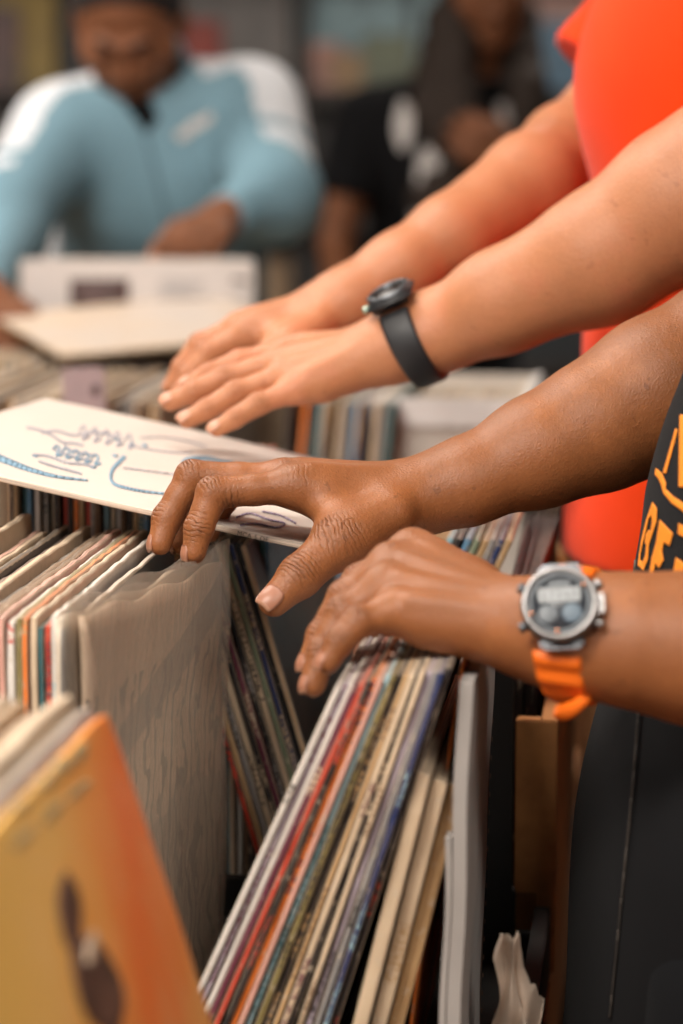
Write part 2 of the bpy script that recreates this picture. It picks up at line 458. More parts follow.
# ------------------------------------------------------------------ people
def person(label, B, skinm, hands, shirt, shirt_m, sleeve, pants_m, hair=None, hires=.0025, lowres=.010, shirt_h=.006, wr=(.004, 38), hem=None, nails=True,
           arm_r=None, girth=1.0, jacket=False):
    """B: joints pelvis, waist, chest, neck, head, fwd, hup, hfwd, shL, shR, elL, elR, hipL.., kneeL.., ankL..; hands: [(side, J, dorsal)]"""
    fwd = Vector(B['fwd']).normalized()
    g = girth
    parts = []; kns = []; palms = []
    arms = {}
    for side in 'LR':
        sh, el = B['sh'+side], B['el'+side]
        J, dn, chain = next((h[1], h[2], h[3]) for h in hands if h[0] == side)
        hf, kn, _ = hand(J, dn, J.get('sc', 1.0))
        kns += kn + J.get('creases', [])
        ctr = (J['index'][0] + J['pinky'][0] + J['wrist'])/3
        palms.append((ctr + Vector(dn).normalized()*.004, Vector(dn).normalized(), .09))
        segs = [cone(J['wrist'].lerp(J['middle'][0], .06), chain[0][0], .0235, chain[0][1], dn, chain[0][2])]
        for i in range(len(chain)-1):
            segs.append(cone(chain[i][0], chain[i+1][0], chain[i][1], chain[i+1][1], dn, chain[i+1][2]))
        segs.append(cone(chain[-1][0], el, chain[-1][1], chain[-1][1]*.93))
        segs.append(cone(el, el.lerp(sh, .5), chain[-1][1]*.90, .054*g)); segs.append(cone(el.lerp(sh, .5), sh, .054*g, .060*g))
        arm = union(segs, .014)
        arm = join(hf, arm, .016)
        # keep the fine mesh up to inside the sleeve
        sl_ = sleeve[0] if side == 'R' or len(sleeve) < 3 else sleeve[2]
        stop = el.lerp(sh, min(.9, 1-sl_+.12)) if sleeve[0] < 1 else J['wrist'].lerp(el, .35)
        arm_c = cut(arm, stop, (stop - el) if sleeve[0] < 1 else (el - J['wrist']))
        pts = [J['wrist']] + [p for k in ('index', 'middle', 'ring', 'pinky', 'thumb') for p in J[k]] + ([el, stop] if sleeve[0] < 1 else [stop])
        lo, hi = bounds(pts, .075)
        parts.append(sdf_mesh(arm_c, lo, hi, hires, 2))
        arms[side] = arm
    # head and neck
    hd, q, ax = head_field(B['head'], B['hfwd'], B['hup'])
    nk = cone(B['neck'], q(0, -.02, -.05), .058*g, .052)
    hd = join(hd, nk, .03)
    hd = join(hd, cone(B['neck'] + Vector((0, 0, -.03)), B['neck'], .07*g, .056*g), .03)
    lo, hi = bounds([B['neck'], B['head']], .16)
    parts.append(sdf_mesh(hd, lo, hi, max(hires, .003), 1))
    # trunk and legs of the body itself, inside the clothes
    side_d = fwd.cross(Vector((0, 0, 1)))
    fl = fwd
    body = [cone(B['chest'], B['waist'], .135*g, .120*g, fl, .68), cone(B['waist'], B['pelvis'], .120*g, .135*g, fl, .72),
            cone(B['shL'], B['shR'], .045*g), cone(B['chest'], B['neck'], .09*g, .05, fl, .7),
            cone(B['elL'].lerp(B['shL'], .6), B['shL'], .045*g), cone(B['elR'].lerp(B['shR'], .6), B['shR'], .045*g)]
    for s_ in 'LR':
        body += [cone(B['hip'+s_], B['knee'+s_], .072*g, .048*g), cone(B['knee'+s_], B['ank'+s_], .050*g, .032*g)]
    lo, hi = bounds([B[k] for k in ('chest', 'pelvis', 'neck', 'shL', 'shR', 'kneeL', 'kneeR', 'ankL', 'ankR')], .16)
    lo[2] = .05
    parts.append(sdf_mesh(union(body, .04), lo, hi, lowres, 1))
    me, vv = np_mesh('person', parts, hand_attrs(kns, palms))
    root = link('person', me, skinm)
    tag(root, label, 'person')
    if nails:
        nm = nails
        for (s_, J, dn, ch) in hands:
            dn = Vector(dn)
            for k in ('index', 'middle', 'ring', 'pinky'):
                a, b, c, d = J[k]
                bend = ((c - b).normalized() - (d - c).normalized())
                pb = ((b - a).normalized() - (c - b).normalized())
                nd = (bend + pb*.6)
                nd = nd if nd.length > .2 else dn
                if J.get('nail_'+k): nd = J['nail_'+k]
                nail(root, d, c, nd, FR[k][3]*1.5, .0108, nm, FR[k][3]*J.get('sc', 1.0))
            T = J['thumb']; nail(root, T[3], T[2], J.get('thumb_nail') or J.get('thumb_n') or dn, .0150, .0155, nm, .0096*J.get('sc', 1.0))
    # face parts
    for sx in (-1, 1):
        bm = bmesh.new(); bmesh.ops.create_uvsphere(bm, u_segments=16, v_segments=10, radius=.0112, matrix=Matrix.Translation(q(sx*.031, .0820, -.0055)))
        bm_obj('eye', bm, M['eye'], root, True)
        pts = [q(sx*.014, .096, .020), q(sx*.030, .094, .027), q(sx*.048, .080, .022)]
        v, qd = sdf_mesh(union([cone(pts[0], pts[1], .0042, .004), cone(pts[1], pts[2], .004, .002)], .004), *bounds(pts, .01), .0018, 1)
        link('eyebrow', np_mesh('eyebrow', [(v, qd)])[0], M['hair'], root)
    # shirt
    G = girth
    ex = .016
    tr = [cone(B['chest'], B['waist'], .158*G + ex, .150*G + ex, fl, .70), cone(B['waist'], B['pelvis'], .150*G + ex, .160*G + ex, fl, .72),
          cone(B['shL'].lerp(B['neck'], .12), B['shR'].lerp(B['neck'], .12), .056*G + ex), cone(B['chest'], B['neck'].lerp(B['chest'], .35), .12*G, .07, fl, .75),
          cone(B['chest'] + fwd*.02, (B['shL'] + B['chest'])/2, .105, .08), cone(B['chest'] + fwd*.02, (B['shR'] + B['chest'])/2, .105, .08)]
    if hem: tr.append(cone(B['pelvis'], hem[0], .160*G + ex, hem[1], fl, .78))
    T = union(tr, .06)
    for s_ in 'LR':
        sh, el = B['sh'+s_], B['el'+s_]
        J, dn, chain = next((h[1], h[2], h[3]) for h in hands if h[0] == s_)
        if sleeve[0] < 1:
            e = sh.lerp(el, sleeve[0] if s_ == 'R' or len(sleeve) < 3 else sleeve[2])
            sf = cone(sh, e, .066*G, .068*G + sleeve[1]); sf = cut(sf, e, e - sh)
        else:
            wr_ = J['wrist'].lerp(chain[-1][0], -.02)
            sf = union([cone(sh, el, .068*G + .006, .058*G + .006), cone(el, J['wrist'].lerp(el, .12), .058*G + .006, .040)], .03)
            sf = cut(sf, J['wrist'].lerp(el, .04), J['wrist'] - el)
        T = join(T, sf, .035)
    T = carve(T, cone(B['neck'].lerp(B['head'], .1) + Vector((0, 0, .0)), B['head'], .066*G, .07), .012)
    T = wrinkle(T, wr[0], wr[1], 3)
    if hem: T = cut(T, (0, 0, hem[0].z), (0, 0, -1))
    else: T = cut(T, B['pelvis'] - Vector((0, 0, .06)), (0, 0, -1))
    pts = [B[k] for k in ('chest', 'pelvis', 'neck', 'shL', 'shR')] + ([B['elL'], B['elR']] + [h[1]['wrist'] for h in hands] if sleeve[0] >= 1 else [B['shL'].lerp(B['elL'], sleeve[0]), B['shR'].lerp(B['elR'], sleeve[0])])
    lo, hi = bounds(pts, .20); lo[2] = min(B['pelvis'].z - .08, hem[0].z - .03 if hem else 9)
    me, v = np_mesh(shirt, [sdf_mesh(T, lo, hi, shirt_h, 1)])
    so = link(shirt, me, shirt_m, root)
    # trousers
    tz = [cone(B['pelvis'] + Vector((0, 0, .06)), B['pelvis'], .150*G, .158*G, fl, .72)]
    for s_ in 'LR':
        tz += [cone(B['hip'+s_], B['knee'+s_], .094*G, .072), cone(B['knee'+s_], B['ank'+s_] + Vector((0, 0, .02)), .072, .058)]
    TZ = wrinkle(union(tz, .04), .004, 30, 5)
    TZ = cut(TZ, (0, 0, B['ankL'].z - .02), (0, 0, -1)); TZ = cut(TZ, (0, 0, B['pelvis'].z + .07), (0, 0, 1))
    lo, hi = bounds([B[k] for k in ('pelvis', 'kneeL', 'kneeR', 'ankL', 'ankR')], .2); lo[2] = .03
    link('trousers', np_mesh('trousers', [sdf_mesh(TZ, lo, hi, .009, 1)])[0], pants_m, root)
    for s_ in 'LR':
        a = B['ank'+s_]; z = Vector((0, 0, 1)); g0 = Vector((a.x, a.y, 0))
        sf = union([cone(g0 - fwd*.05 + z*.042, g0 + fwd*.13 + z*.032, .040, .034), cone(g0 + z*.04, g0 + z*.10, .040, .036), cone(g0 + fwd*.05 + z*.03, g0 + fwd*.17 + z*.028, .042, .030)], .03)
        sf = cut(sf, (0, 0, .002), (0, 0, -1))
        link('shoe', np_mesh('shoe', [sdf_mesh(sf, *bounds([g0 - fwd*.1, g0 + fwd*.2 + z*.12], .06), .005, 1)])[0], M['shoe'], root)
    if hair:
        hf, hm = hair(q, ax, B)
        hv = [q(0, 0, 0)] + ([B['chest']] if hm == 'long' else [])
        lo, hi = bounds(hv, .16)
        link('hair', np_mesh('hair', [sdf_mesh(hf, lo, hi, .005, 1)])[0], M['hair_brown'] if hm == 'long' else M['hair'], root)
    return root, so
# ------------------------------------------------------------------ the room
def slab(name, c, s, m):
    bm = bmesh.new(); add_box(bm, c, s); o = bm_obj(name, bm, m); tag(o, kind='structure'); return o
M['floor'] = wood('warm_floorboards', (.30, .135, .05), (.20, .085, .03), .45)
M['wall'] = plain('grey_wall_paint', (.16, .165, .17), .85, .15, 6)
M['ceil'] = plain('ceiling_paint', (.55, .53, .5), .9, .05, 5)
M['trim'] = plain('dark_trim', (.05, .045, .04), .6)
slab('floor', (0, 2.6, -.02), (6.4, 9.2, .04), M['floor'])
slab('wall_back', (0, 7.1, 1.4), (6.4, .1, 2.88), M['wall'])
slab('wall_left', (-3.15, 2.6, 1.4), (.1, 9.1, 2.88), M['wall'])
slab('wall_right', (3.15, 2.6, 1.4), (.1, 9.1, 2.88), M['wall'])
slab('wall_front', (0, -1.9, 1.4), (6.2, .1, 2.88), M['wall'])
slab('ceiling', (0, 2.6, 2.86), (6.4, 9.2, .04), M['ceil'])
slab('baseboard_back', (0, 7.04, .06), (6.1, .02, .12), M['trim'])
k = NT('lamp_diffuser'); k.b.inputs['Base Color'].default_value = (.9, .9, .86, 1)
k.b.inputs['Emission Color'].default_value = (1, .93, .84, 1); k.b.inputs['Emission Strength'].default_value = 3.0
M['diffuser'] = k.m
M['lamp_frame'] = plain('lamp_housing', (.7, .7, .68), .4)
for i, (x, y, sx, sy, p) in enumerate(LAMPS):
    e = empty('ceiling_light', (x, y, 2.84))
    bm = bmesh.new()
    for q in (-1, 1):
        add_box(bm, (q*(sx/2+.02), 0, -.05), (.04, sy+.08, .10)); add_box(bm, (0, q*(sy/2+.02), -.05), (sx, .04, .10))
    add_box(bm, (0, 0, -.01), (sx, sy, .02))
    bm_obj('lamp_housing', bm, M['lamp_frame'], e)
    bm = bmesh.new(); add_box(bm, (0, 0, -.085), (sx, sy, .012)); bm_obj('diffuser', bm, M['diffuser'], e)
    tag(e, 'rectangular white ceiling light panel hung over the ' + ['near left record bins', 'middle record bins', 'customer in the pale blue jacket', 'right rear of the shop', 'aisle behind the camera'][i], 'ceiling light', 'ceiling lights')

# ------------------------------------------------------------------ record sleeves
def rec_mat(name, cover, edge, txt=None, cover2=None, dens=.5, rough=.45, worn=.5, scale=14):
    """printed cover on the faces, worn paper on the edges, print-like marks on the spine"""
    k = NT(name); tc = k.t.nodes.new('ShaderNodeTexCoord')
    sep = k.t.nodes.new('ShaderNodeSeparateXYZ'); k.l(tc.outputs['Normal'], sep.inputs[0])
    pos = k.t.nodes.new('ShaderNodeSeparateXYZ'); k.l(tc.outputs['Object'], pos.inputs[0])
    rnd = k.t.nodes.new('ShaderNodeObjectInfo').outputs['Random']
    ofs = k.t.nodes.new('ShaderNodeVectorMath'); ofs.operation = 'ADD'
    cmb = k.t.nodes.new('ShaderNodeCombineXYZ')
    for i in range(3): k.l(k.math('MULTIPLY', rnd, 37.0 + 11*i), cmb.inputs[i])
    k.l(tc.outputs['Object'], ofs.inputs[0]); k.l(cmb.outputs[0], ofs.inputs[1]); vv = ofs.outputs[0]
    face = k.math('GREATER_THAN', k.math('ABSOLUTE', sep.outputs[1]), .62)
    top = k.math('GREATER_THAN', k.math('ABSOLUTE', sep.outputs[2]), .5)
    # face
    n = k.noise(vv, scale, 4, .6)
    cv = k.ramp(n, [(.38, cover), (.62, cover2 or tuple(c*.75 for c in cover))])
    # spine marks: short, tall blocks of print
    mp = k.n('ShaderNodeMapping', Scale=(20, 300, 520)); k.l(vv, mp.inputs[0])
    t1 = k.noise(mp.outputs[0], 1.0, 2, .8)
    mp2 = k.n('ShaderNodeMapping', Scale=(1, 1, 9)); k.l(vv, mp2.inputs[0])
    t2 = k.noise(mp2.outputs[0], 1.6, 1)
    tm = k.math('MULTIPLY', k.math('GREATER_THAN', t1, .52), k.math('GREATER_THAN', t2, 1 - dens*.8))
    wn = k.noise(vv, 140, 5, .7)
    wear = k.math('MULTIPLY', k.math('GREATER_THAN', wn, .60), worn)
    paper = (.62, .50, .38)
    ed = k.mix(wear, edge, paper)
    if txt: ed = k.mix(k.math('MULTIPLY', tm, k.math('SUBTRACT', 1.0, top)), ed, txt)
    mp3 = k.n('ShaderNodeMapping', Scale=(6, 900, 30)); k.l(vv, mp3.inputs[0])
    ly = k.noise(mp3.outputs[0], 1.0, 3)
    ed = k.mix(k.math('MULTIPLY', k.math('MULTIPLY', top, k.math('LESS_THAN', ly, .47)), .75), ed, tuple(c*.30 for c in edge))
    # rubbed borders of the cover
    bx = k.math('SUBTRACT', .1575, k.math('ABSOLUTE', pos.outputs[0])); bz = k.math('SUBTRACT', .1575, k.math('ABSOLUTE', k.math('SUBTRACT', pos.outputs[2], .1575)))
    near = k.math('LESS_THAN', k.math('MINIMUM', bx, bz), k.math('MULTIPLY', wn, .007*worn))
    cv = k.mix(k.math('MULTIPLY', near, .6), cv, paper)
    ed = k.mix(k.math('MULTIPLY', top, .25), ed, (.66, .54, .42))
    k.l(k.mix(face, ed, cv), k.b.inputs['Base Color'])
    k.b.inputs['Roughness'].default_value = rough
    k.l(k.bump(wn, .0006, .6), k.b.inputs['Normal'])
    return k.m
C = dict(cream=(.66, .50, .34), white=(.70, .64, .58), tan=(.50, .31, .15), brown=(.17, .085, .04), dark=(.025, .02, .02), black=(.012, .012, .014),
         red=(.56, .06, .03), orange=(.80, .20, .03), navy=(.02, .035, .12), blue=(.12, .27, .42), teal=(.04, .16, .18), sky=(.32, .50, .56), green=(.22, .26, .17),
         olive=(.22, .17, .06), maroon=(.14, .025, .05), pink=(.66, .34, .27), lilac=(.40, .33, .38), grey=(.28, .26, .25), yellow=(.62, .42, .08), mauve=(.24, .14, .13))
names = {'cream': 'cream', 'white': 'white', 'tan': 'tan', 'brown': 'brown', 'dark': 'very dark brown', 'black': 'black', 'red': 'red', 'orange': 'orange', 'navy': 'navy blue',
         'blue': 'mid blue', 'teal': 'dark teal', 'sky': 'pale sky blue', 'green': 'grey green', 'olive': 'olive', 'maroon': 'maroon', 'pink': 'pale pink', 'lilac': 'lilac grey',
         'grey': 'grey', 'yellow': 'mustard yellow', 'mauve': 'mauve brown'}
RM = {}
def rm(col, txt=None):
    key = (col, txt)
    if key not in RM:
        c = C[col]; lum = sum(c)/3
        t = C[txt] if txt else (C['dark'] if lum > .25 else C['cream'])
        RM[key] = rec_mat('sleeve_' + col, tuple(x*.8 for x in c), c, t, cover2=tuple(x*.45 + .02 for x in c), dens=.55 if txt else .42)
    return RM[key]
def rec_geo(L, H, t, seed, bend=0.0, wav=.0012, rag=.0006, n=12, belly=0.0):
    r = random.Random(seed); vs = []; fc = []; jag = [r.uniform(-1, 1) for _ in range(n+1)]
    ph = [r.uniform(0, 6.28) for _ in range(6)]
    def mid(a, b):
        return bend*math.sin(math.pi*b)*(.6+.4*math.sin(math.pi*a)) + wav*math.sin(3.1*a + ph[0])*math.sin(2.3*b + ph[1])
    # ring profile: faces with a rounded rim
    prof = [(-.5, .0012), (-.36, .0003), (0, 0), (.36, .0003), (.5, .0012)]
    def pt(i, j, y, inset):
        a = i/n; b = j/n
        x = (a - .5)*L; z = b*H
        th = t*(1 + belly*math.sin(math.pi*a)*math.sin(math.pi*b))
        jz = rag*.6*math.sin(9*a + ph[2]) + rag*1.1*jag[i] if j == n else 0
        jx = rag*math.sin(23*b + ph[4]) + rag*.5*math.sin(53*b + ph[5]) if i in (0, n) else 0
        if i == 0: x += inset + jx
        if i == n: x -= inset + jx
        if j == 0: z += inset
        if j == n: z += jz - inset
        if (i in (0, n)) and (j in (0, n)): # rounded corner
            x += .0012 if i == 0 else -.0012; z += .0012 if j == 0 else -.0012
        return (x, mid(a, b) + y*th, z)
    ids = {}
    def vid(i, j, s):
        k_ = (i, j, s)
        if k_ not in ids:
            ids[k_] = len(vs); vs.append(pt(i, j, prof[s][0], prof[s][1]))
        return ids[k_]
    for i in range(n):
        for j in range(n):
            fc.append((vid(i, j, 0), vid(i+1, j, 0), vid(i+1, j+1, 0), vid(i, j+1, 0)))
            fc.append((vid(i, j, 4), vid(i, j+1, 4), vid(i+1, j+1, 4), vid(i+1, j, 4)))
    for s in range(4):
        for i in range(n):
            fc.append((vid(i, 0, s+1), vid(i+1, 0, s+1), vid(i+1, 0, s), vid(i, 0, s)))
            fc.append((vid(i, n, s), vid(i+1, n, s), vid(i+1, n, s+1), vid(i, n, s+1)))
            fc.append((vid(0, i, s), vid(0, i+1, s), vid(0, i+1, s+1), vid(0, i, s+1)))
            fc.append((vid(n, i, s+1), vid(n, i+1, s+1), vid(n, i+1, s), vid(n, i, s)))
    return vs, fc
LL = .315
seedc = [0]
def record(u0, vb, lean, mat, t=.004, head=0.0, base=.80, label=None, group=None, L=LL, H=LL, name='record_sleeve', n=10, across=False, **kw):
    """sleeve standing at u0 (near end), vb (bottom), leaning to the right by lean degrees"""
    seedc[0] += 1
    vs, fc = rec_geo(L, H, t, seedc[0], n=n, **kw)
    me = mesh_from(name, vs, fc, False)
    o = link(name, me, mat)
    ang = math.pi/2 - TH - R(head) + (math.pi/2 if across else 0)
    if across: c = UV(u0, vb)
    else: c = UV(u0, vb) + Vector((math.sin(TH+R(head)), math.cos(TH+R(head)), 0))*(L/2)
    c.z = base + abs(math.sin(R(lean)))*t/2 + .0005
    o.matrix_world = Matrix.Translation(c) @ Matrix.Rotation(ang, 4, 'Z') @ Matrix.Rotation(R(lean), 4, 'X')
    tag(o, label, 'record sleeve', group)
    return o
def inner_disc(parent, t):
    """edge of the black disc showing at the mouth of the sleeve"""
    pass
def uv_of(p): return p.x*U.x + p.y*U.y, p.x*V.x + p.y*V.y
ordw = ['first', 'second', 'third', 'fourth', 'fifth', 'sixth', 'seventh', 'eighth', 'ninth', 'tenth', 'eleventh', 'twelfth', 'thirteenth', 'fourteenth', 'fifteenth', 'sixteenth',
        'seventeenth', 'eighteenth', 'nineteenth', 'twentieth', 'twenty-first', 'twenty-second', 'twenty-third', 'twenty-fourth', 'twenty-fifth', 'twenty-sixth', 'twenty-seventh',
        'twenty-eighth', 'twenty-ninth', 'thirtieth', 'thirty-first', 'thirty-second', 'thirty-third', 'thirty-fourth', 'thirty-fifth', 'thirty-sixth', 'thirty-seventh', 'thirty-eighth', 'thirty-ninth', 'fortieth', 'forty-first', 'forty-second', 'forty-third', 'forty-fourth', 'forty-fifth']

# --- row B: the handful of sleeves under the near hand
u1, vtmp = uv_of(P(336, 684, 1.355)); zt = P(336, 684, 1.355).z
cols = [('white', None), ('lilac', 'maroon'), ('white', None), ('maroon', 'cream'), ('red', 'dark'), ('dark', 'red'), ('orange', 'maroon'), ('pink', None), ('sky', 'teal'), ('olive', 'dark'), ('dark', 'tan'), ('tan', 'brown'),
        ('cream', 'maroon'), ('dark', None), ('cream', 'brown'), ('lilac', None), ('grey', 'dark'), ('navy', 'sky'), ('dark', 'red')]
NB = len(cols)
GB = 'sleeves held together under the watched hand'
u_near = 1.335
v_l = uv_of(P(336, 684, 1.36))[1]; v_r = uv_of(P(447, 663, 1.36))[1]
print('B v', v_l, v_r, u1, zt)
for i, (c, tx) in enumerate(cols):
    f = i/(NB-1); ln = 24.2 + (17.0 - 24.2)*f
    vt = v_l + (v_r - v_l)*f
    jit = rng.uniform(-.004, .005)
    record(u_near + jit, vt - LL*math.sin(R(ln)), ln, rm(c, tx), t=.0033 + (.0005 if i % 3 == 0 else 0), base=.800 + rng.uniform(0, .002) + (LL*(math.cos(R(17)) - math.cos(R(ln)))*.25),
           label=f'{names[c]} spined record sleeve under the watched hand, {ordw[i]} from left in that handful', group=GB, rag=.0009, n=14, wav=.0006)
# loose tan card sticking up at the right of the handful, and low thick cream sleeves against the grey panel
ub, vb_ = uv_of(P(447, 735, 1.42))
for i in range(3):
    ln = 13.5
    record(u_near + .006 + .010*i, -.186 + .0098*i, ln, [rm('cream'), rm('cream', 'tan'), rm('tan', 'brown')][i], t=.0088, base=.80, L=.26, H=.245 - .006*i,
           label=['low cream record sleeve beside the dark end of the leaning handful', 'low cream record sleeve, middle of the three by the grey panel', 'low tan record sleeve pressed nearest the grey fabric panel'][i],
           group='low cream sleeves by the grey panel')
record(1.37, -.1480, 7.5, rm('orange', 'tan'), t=.0016, base=.805, L=.25, H=.30, label='thin orange card sticking up between the leaning handful and the grey panel', group=None, name='divider_card')['category'] = 'card'

# --- row A: the long upright run at the left, and the two bagged sleeves being lifted
acols = [('white', 'sky'), ('red', 'maroon'), ('teal', 'cream'), ('cream', None), ('orange', 'tan'), ('olive', None), ('white', 'red'), ('pink', None), ('brown', 'cream'), ('mauve', 'cream'), ('brown', 'tan'), ('grey', None),
         ('cream', 'brown'), ('brown', None), ('cream', None), ('mauve', 'cream'), ('dark', 'tan'), ('brown', 'cream'), ('cream', 'brown'), ('cream', 'red'), ('pink', None), ('white', None), ('cream', None), ('tan', None), ('brown', 'tan'),
         ('cream', None), ('grey', 'cream'), ('tan', None), ('white', None), ('cream', 'pink'), ('tan', 'brown'), ('cream', None), ('orange', 'cream')]
va = uv_of(P(43, 632, 1.385))[1]
v = va
for i, (c, tx) in enumerate(acols):
    t = rng.choice([.0032, .004, .0050]); v -= t/2
    up = {22: .016, 12: .008}.get(i, rng.choice([0, .001, .003, .0065]))
    record(1.352 + rng.uniform(-.003, .006), v, rng.uniform(-.15, .15), rm(c, tx), t=t, base=.8015 + up, label=f'{names[c]} edged upright record sleeve, {ordw[i]} to the left of the charcoal cover', group='upright sleeves at the left',
           rag=.0006, n=26, wav=.0003)
    v -= t/2 + .0004
v_leftend = v
M['dark_cover'] = rec_mat('charcoal_cover', (.06, .055, .05), (.60, .50, .42), None, cover2=(.10, .09, .08), scale=9)
record(1.352, va + .0035, .4, M['dark_cover'], t=.004, base=.802, label='charcoal covered record sleeve at the right end of the left upright run', group='upright sleeves at the left', n=14, wav=.0003)

# clear bags
k = NT('clear_bag')
vv = k.coord('Object', (6, 6, 2.6)); h = k.noise(vv, 7, 5, .68); bn_ = k.bump(h, .016, .8)
tr_ = k.t.nodes.new('ShaderNodeBsdfTransparent'); tr_.inputs[0].default_value = (.97, .955, .93, 1)
k.b.inputs['Base Color'].default_value = (.80, .70, .60, 1); k.b.inputs['Roughness'].default_value = .20
k.b.inputs['Specular IOR Level'].default_value = .8; k.l(bn_, k.b.inputs['Normal'])
lw = k.t.nodes.new('ShaderNodeLayerWeight'); lw.inputs['Blend'].default_value = .25; k.l(bn_, lw.inputs['Normal'])
ms = k.t.nodes.new('ShaderNodeMixShader'); k.l(k.math('MULTIPLY_ADD', lw.outputs['Facing'], .50, .07, clamp=True), ms.inputs[0])
k.l(tr_.outputs[0], ms.inputs[1]); k.l(k.b.outputs[0], ms.inputs[2]); k.l(ms.outputs[0], k.t.nodes['Material Output'].inputs[0])
M['bag'] = k.m
# cover inside the bag: taupe with dark wavy line drawing
k = NT('taupe_cover'); vv = k.coord('Object', (1.0, 1, .62))
wv = k.n('ShaderNodeTexWave', Scale=17.0, Distortion=14.0, Detail=3.0, _bands_direction='X'); wv.inputs['Detail Scale'].default_value = 1.6; k.l(vv, wv.inputs[0])
n1 = k.noise(k.coord('Object'), 7, 4)
base = k.ramp(n1, [(.35, (.42, .30, .21)), (.6, (.60, .45, .335))])
ln_ = k.math('MULTIPLY', k.ramp(wv.outputs[1], [(.10, (1, 1, 1)), (.26, (0, 0, 0))]), .85)
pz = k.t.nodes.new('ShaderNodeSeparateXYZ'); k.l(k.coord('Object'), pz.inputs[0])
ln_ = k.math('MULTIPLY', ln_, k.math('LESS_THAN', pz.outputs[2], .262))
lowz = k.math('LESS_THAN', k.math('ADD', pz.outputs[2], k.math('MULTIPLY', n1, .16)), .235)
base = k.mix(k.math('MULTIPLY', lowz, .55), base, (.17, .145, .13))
c1 = k.mix(ln_, base, (.09, .070, .060))
band = k.math('LESS_THAN', k.math('ABSOLUTE', k.math('SUBTRACT', k.math('ADD', pz.outputs[2], k.math('MULTIPLY', pz.outputs[0], -.35)), .20)), .014)
c1 = k.mix(k.math('MULTIPLY', band, .6), c1, (.10, .085, .09))
k.l(c1, k.b.inputs['Base Color']); k.b.inputs['Roughness'].default_value = .35
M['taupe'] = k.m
def warp_sheet(name, pn, pf, bn, bf, t, n, amp, seed, mat, parent=None, bulge=0.0, top_sag=0.0, grow=0.0):
    """thin sheet between near-top pn, far-top pf, near-bottom bn, far-bottom bf with soft folds"""
    r = random.Random(seed); ph = [r.uniform(0, 6.28) for _ in range(8)]
    ax = (pf - pn).normalized(); up = (pn - bn).normalized(); nr = ax.cross(up).normalized(); upo = nr.cross(ax).normalized()
    def s(a, b):
        a2 = a*(1+2*grow) - grow; b2 = b*(1+grow)
        p = bn.lerp(bf, a2).lerp(pn.lerp(pf, a2), b2) if True else None
        w_ = amp*(math.sin(5*a + 3*b + ph[0]) + .6*math.sin(11*a - 4*b + ph[1]) + .45*math.sin(3*a + 13*b + ph[2]) + .3*math.sin(23*a + 9*b + ph[3]))
        p = p + nr*(w_*(.4 + b*.6) + bulge*math.sin(math.pi*a)*math.sin(math.pi*min(1, b*.9)))
        p = p + Vector((0, 0, -top_sag*math.sin(math.pi*a)*b*b)) + Vector((0, 0, .0022*math.sin(19*a + ph[4])*(b > .98)))
        p = p + ax*(.0022*math.sin(14*b + ph[5]) + .0012*math.sin(31*b + ph[6]))*(a > .98)
        return p
    vs = []; fc = []
    for lay in (-.5, .5):
        for j in range(n+1):
            for i in range(n+1): vs.append(s(i/n, j/n) + nr*(lay*t))
    N = (n+1)**2; ix = lambda i, j, l: l*N + j*(n+1) + i
    for j in range(n):
        for i in range(n):
            fc.append((ix(i, j, 1), ix(i+1, j, 1), ix(i+1, j+1, 1), ix(i, j+1, 1)))
            fc.append((ix(i, j, 0), ix(i, j+1, 0), ix(i+1, j+1, 0), ix(i+1, j, 0)))
    for i in range(n):
        fc += [(ix(i, 0, 0), ix(i+1, 0, 0), ix(i+1, 0, 1), ix(i, 0, 1)), (ix(i, n, 1), ix(i+1, n, 1), ix(i+1, n, 0), ix(i, n, 0)),
               (ix(0, i, 1), ix(0, i+1, 1), ix(0, i+1, 0), ix(0, i, 0)), (ix(n, i, 0), ix(n, i+1, 0), ix(n, i+1, 1), ix(n, i, 1))]
    o0 = bn.copy()
    me = mesh_from(name, [v_ - o0 for v_ in vs], fc, True)
    # local frame: x along the sleeve, z up
    Mx = Matrix((ax, -nr, upo)).transposed().to_4x4()
    me.transform(Mx.inverted())
    o = link(name, me, mat)
    o.matrix_world = Matrix.Translation(o0) @ Mx
    if parent:
        o.parent = parent; o.matrix_parent_inverse = parent.matrix_world.inverted()
    return o, s
pn, pf = P(80, 607, 1.40), P(224, 551, 1.675)
bn = pn + Vector((.004, 0, -.318)); bf = P(210, 551, 1.675) + Vector((0, 0, -.318))
bn.z = max(bn.z, .803); bf.z = max(bf.z, .803)
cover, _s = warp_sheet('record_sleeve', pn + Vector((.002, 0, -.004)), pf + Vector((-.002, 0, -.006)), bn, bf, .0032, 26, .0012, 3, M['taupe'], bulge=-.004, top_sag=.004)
tag(cover, 'taupe patterned record sleeve in a crumpled clear bag being pulled by the fingertips', 'record sleeve', 'bagged sleeves')
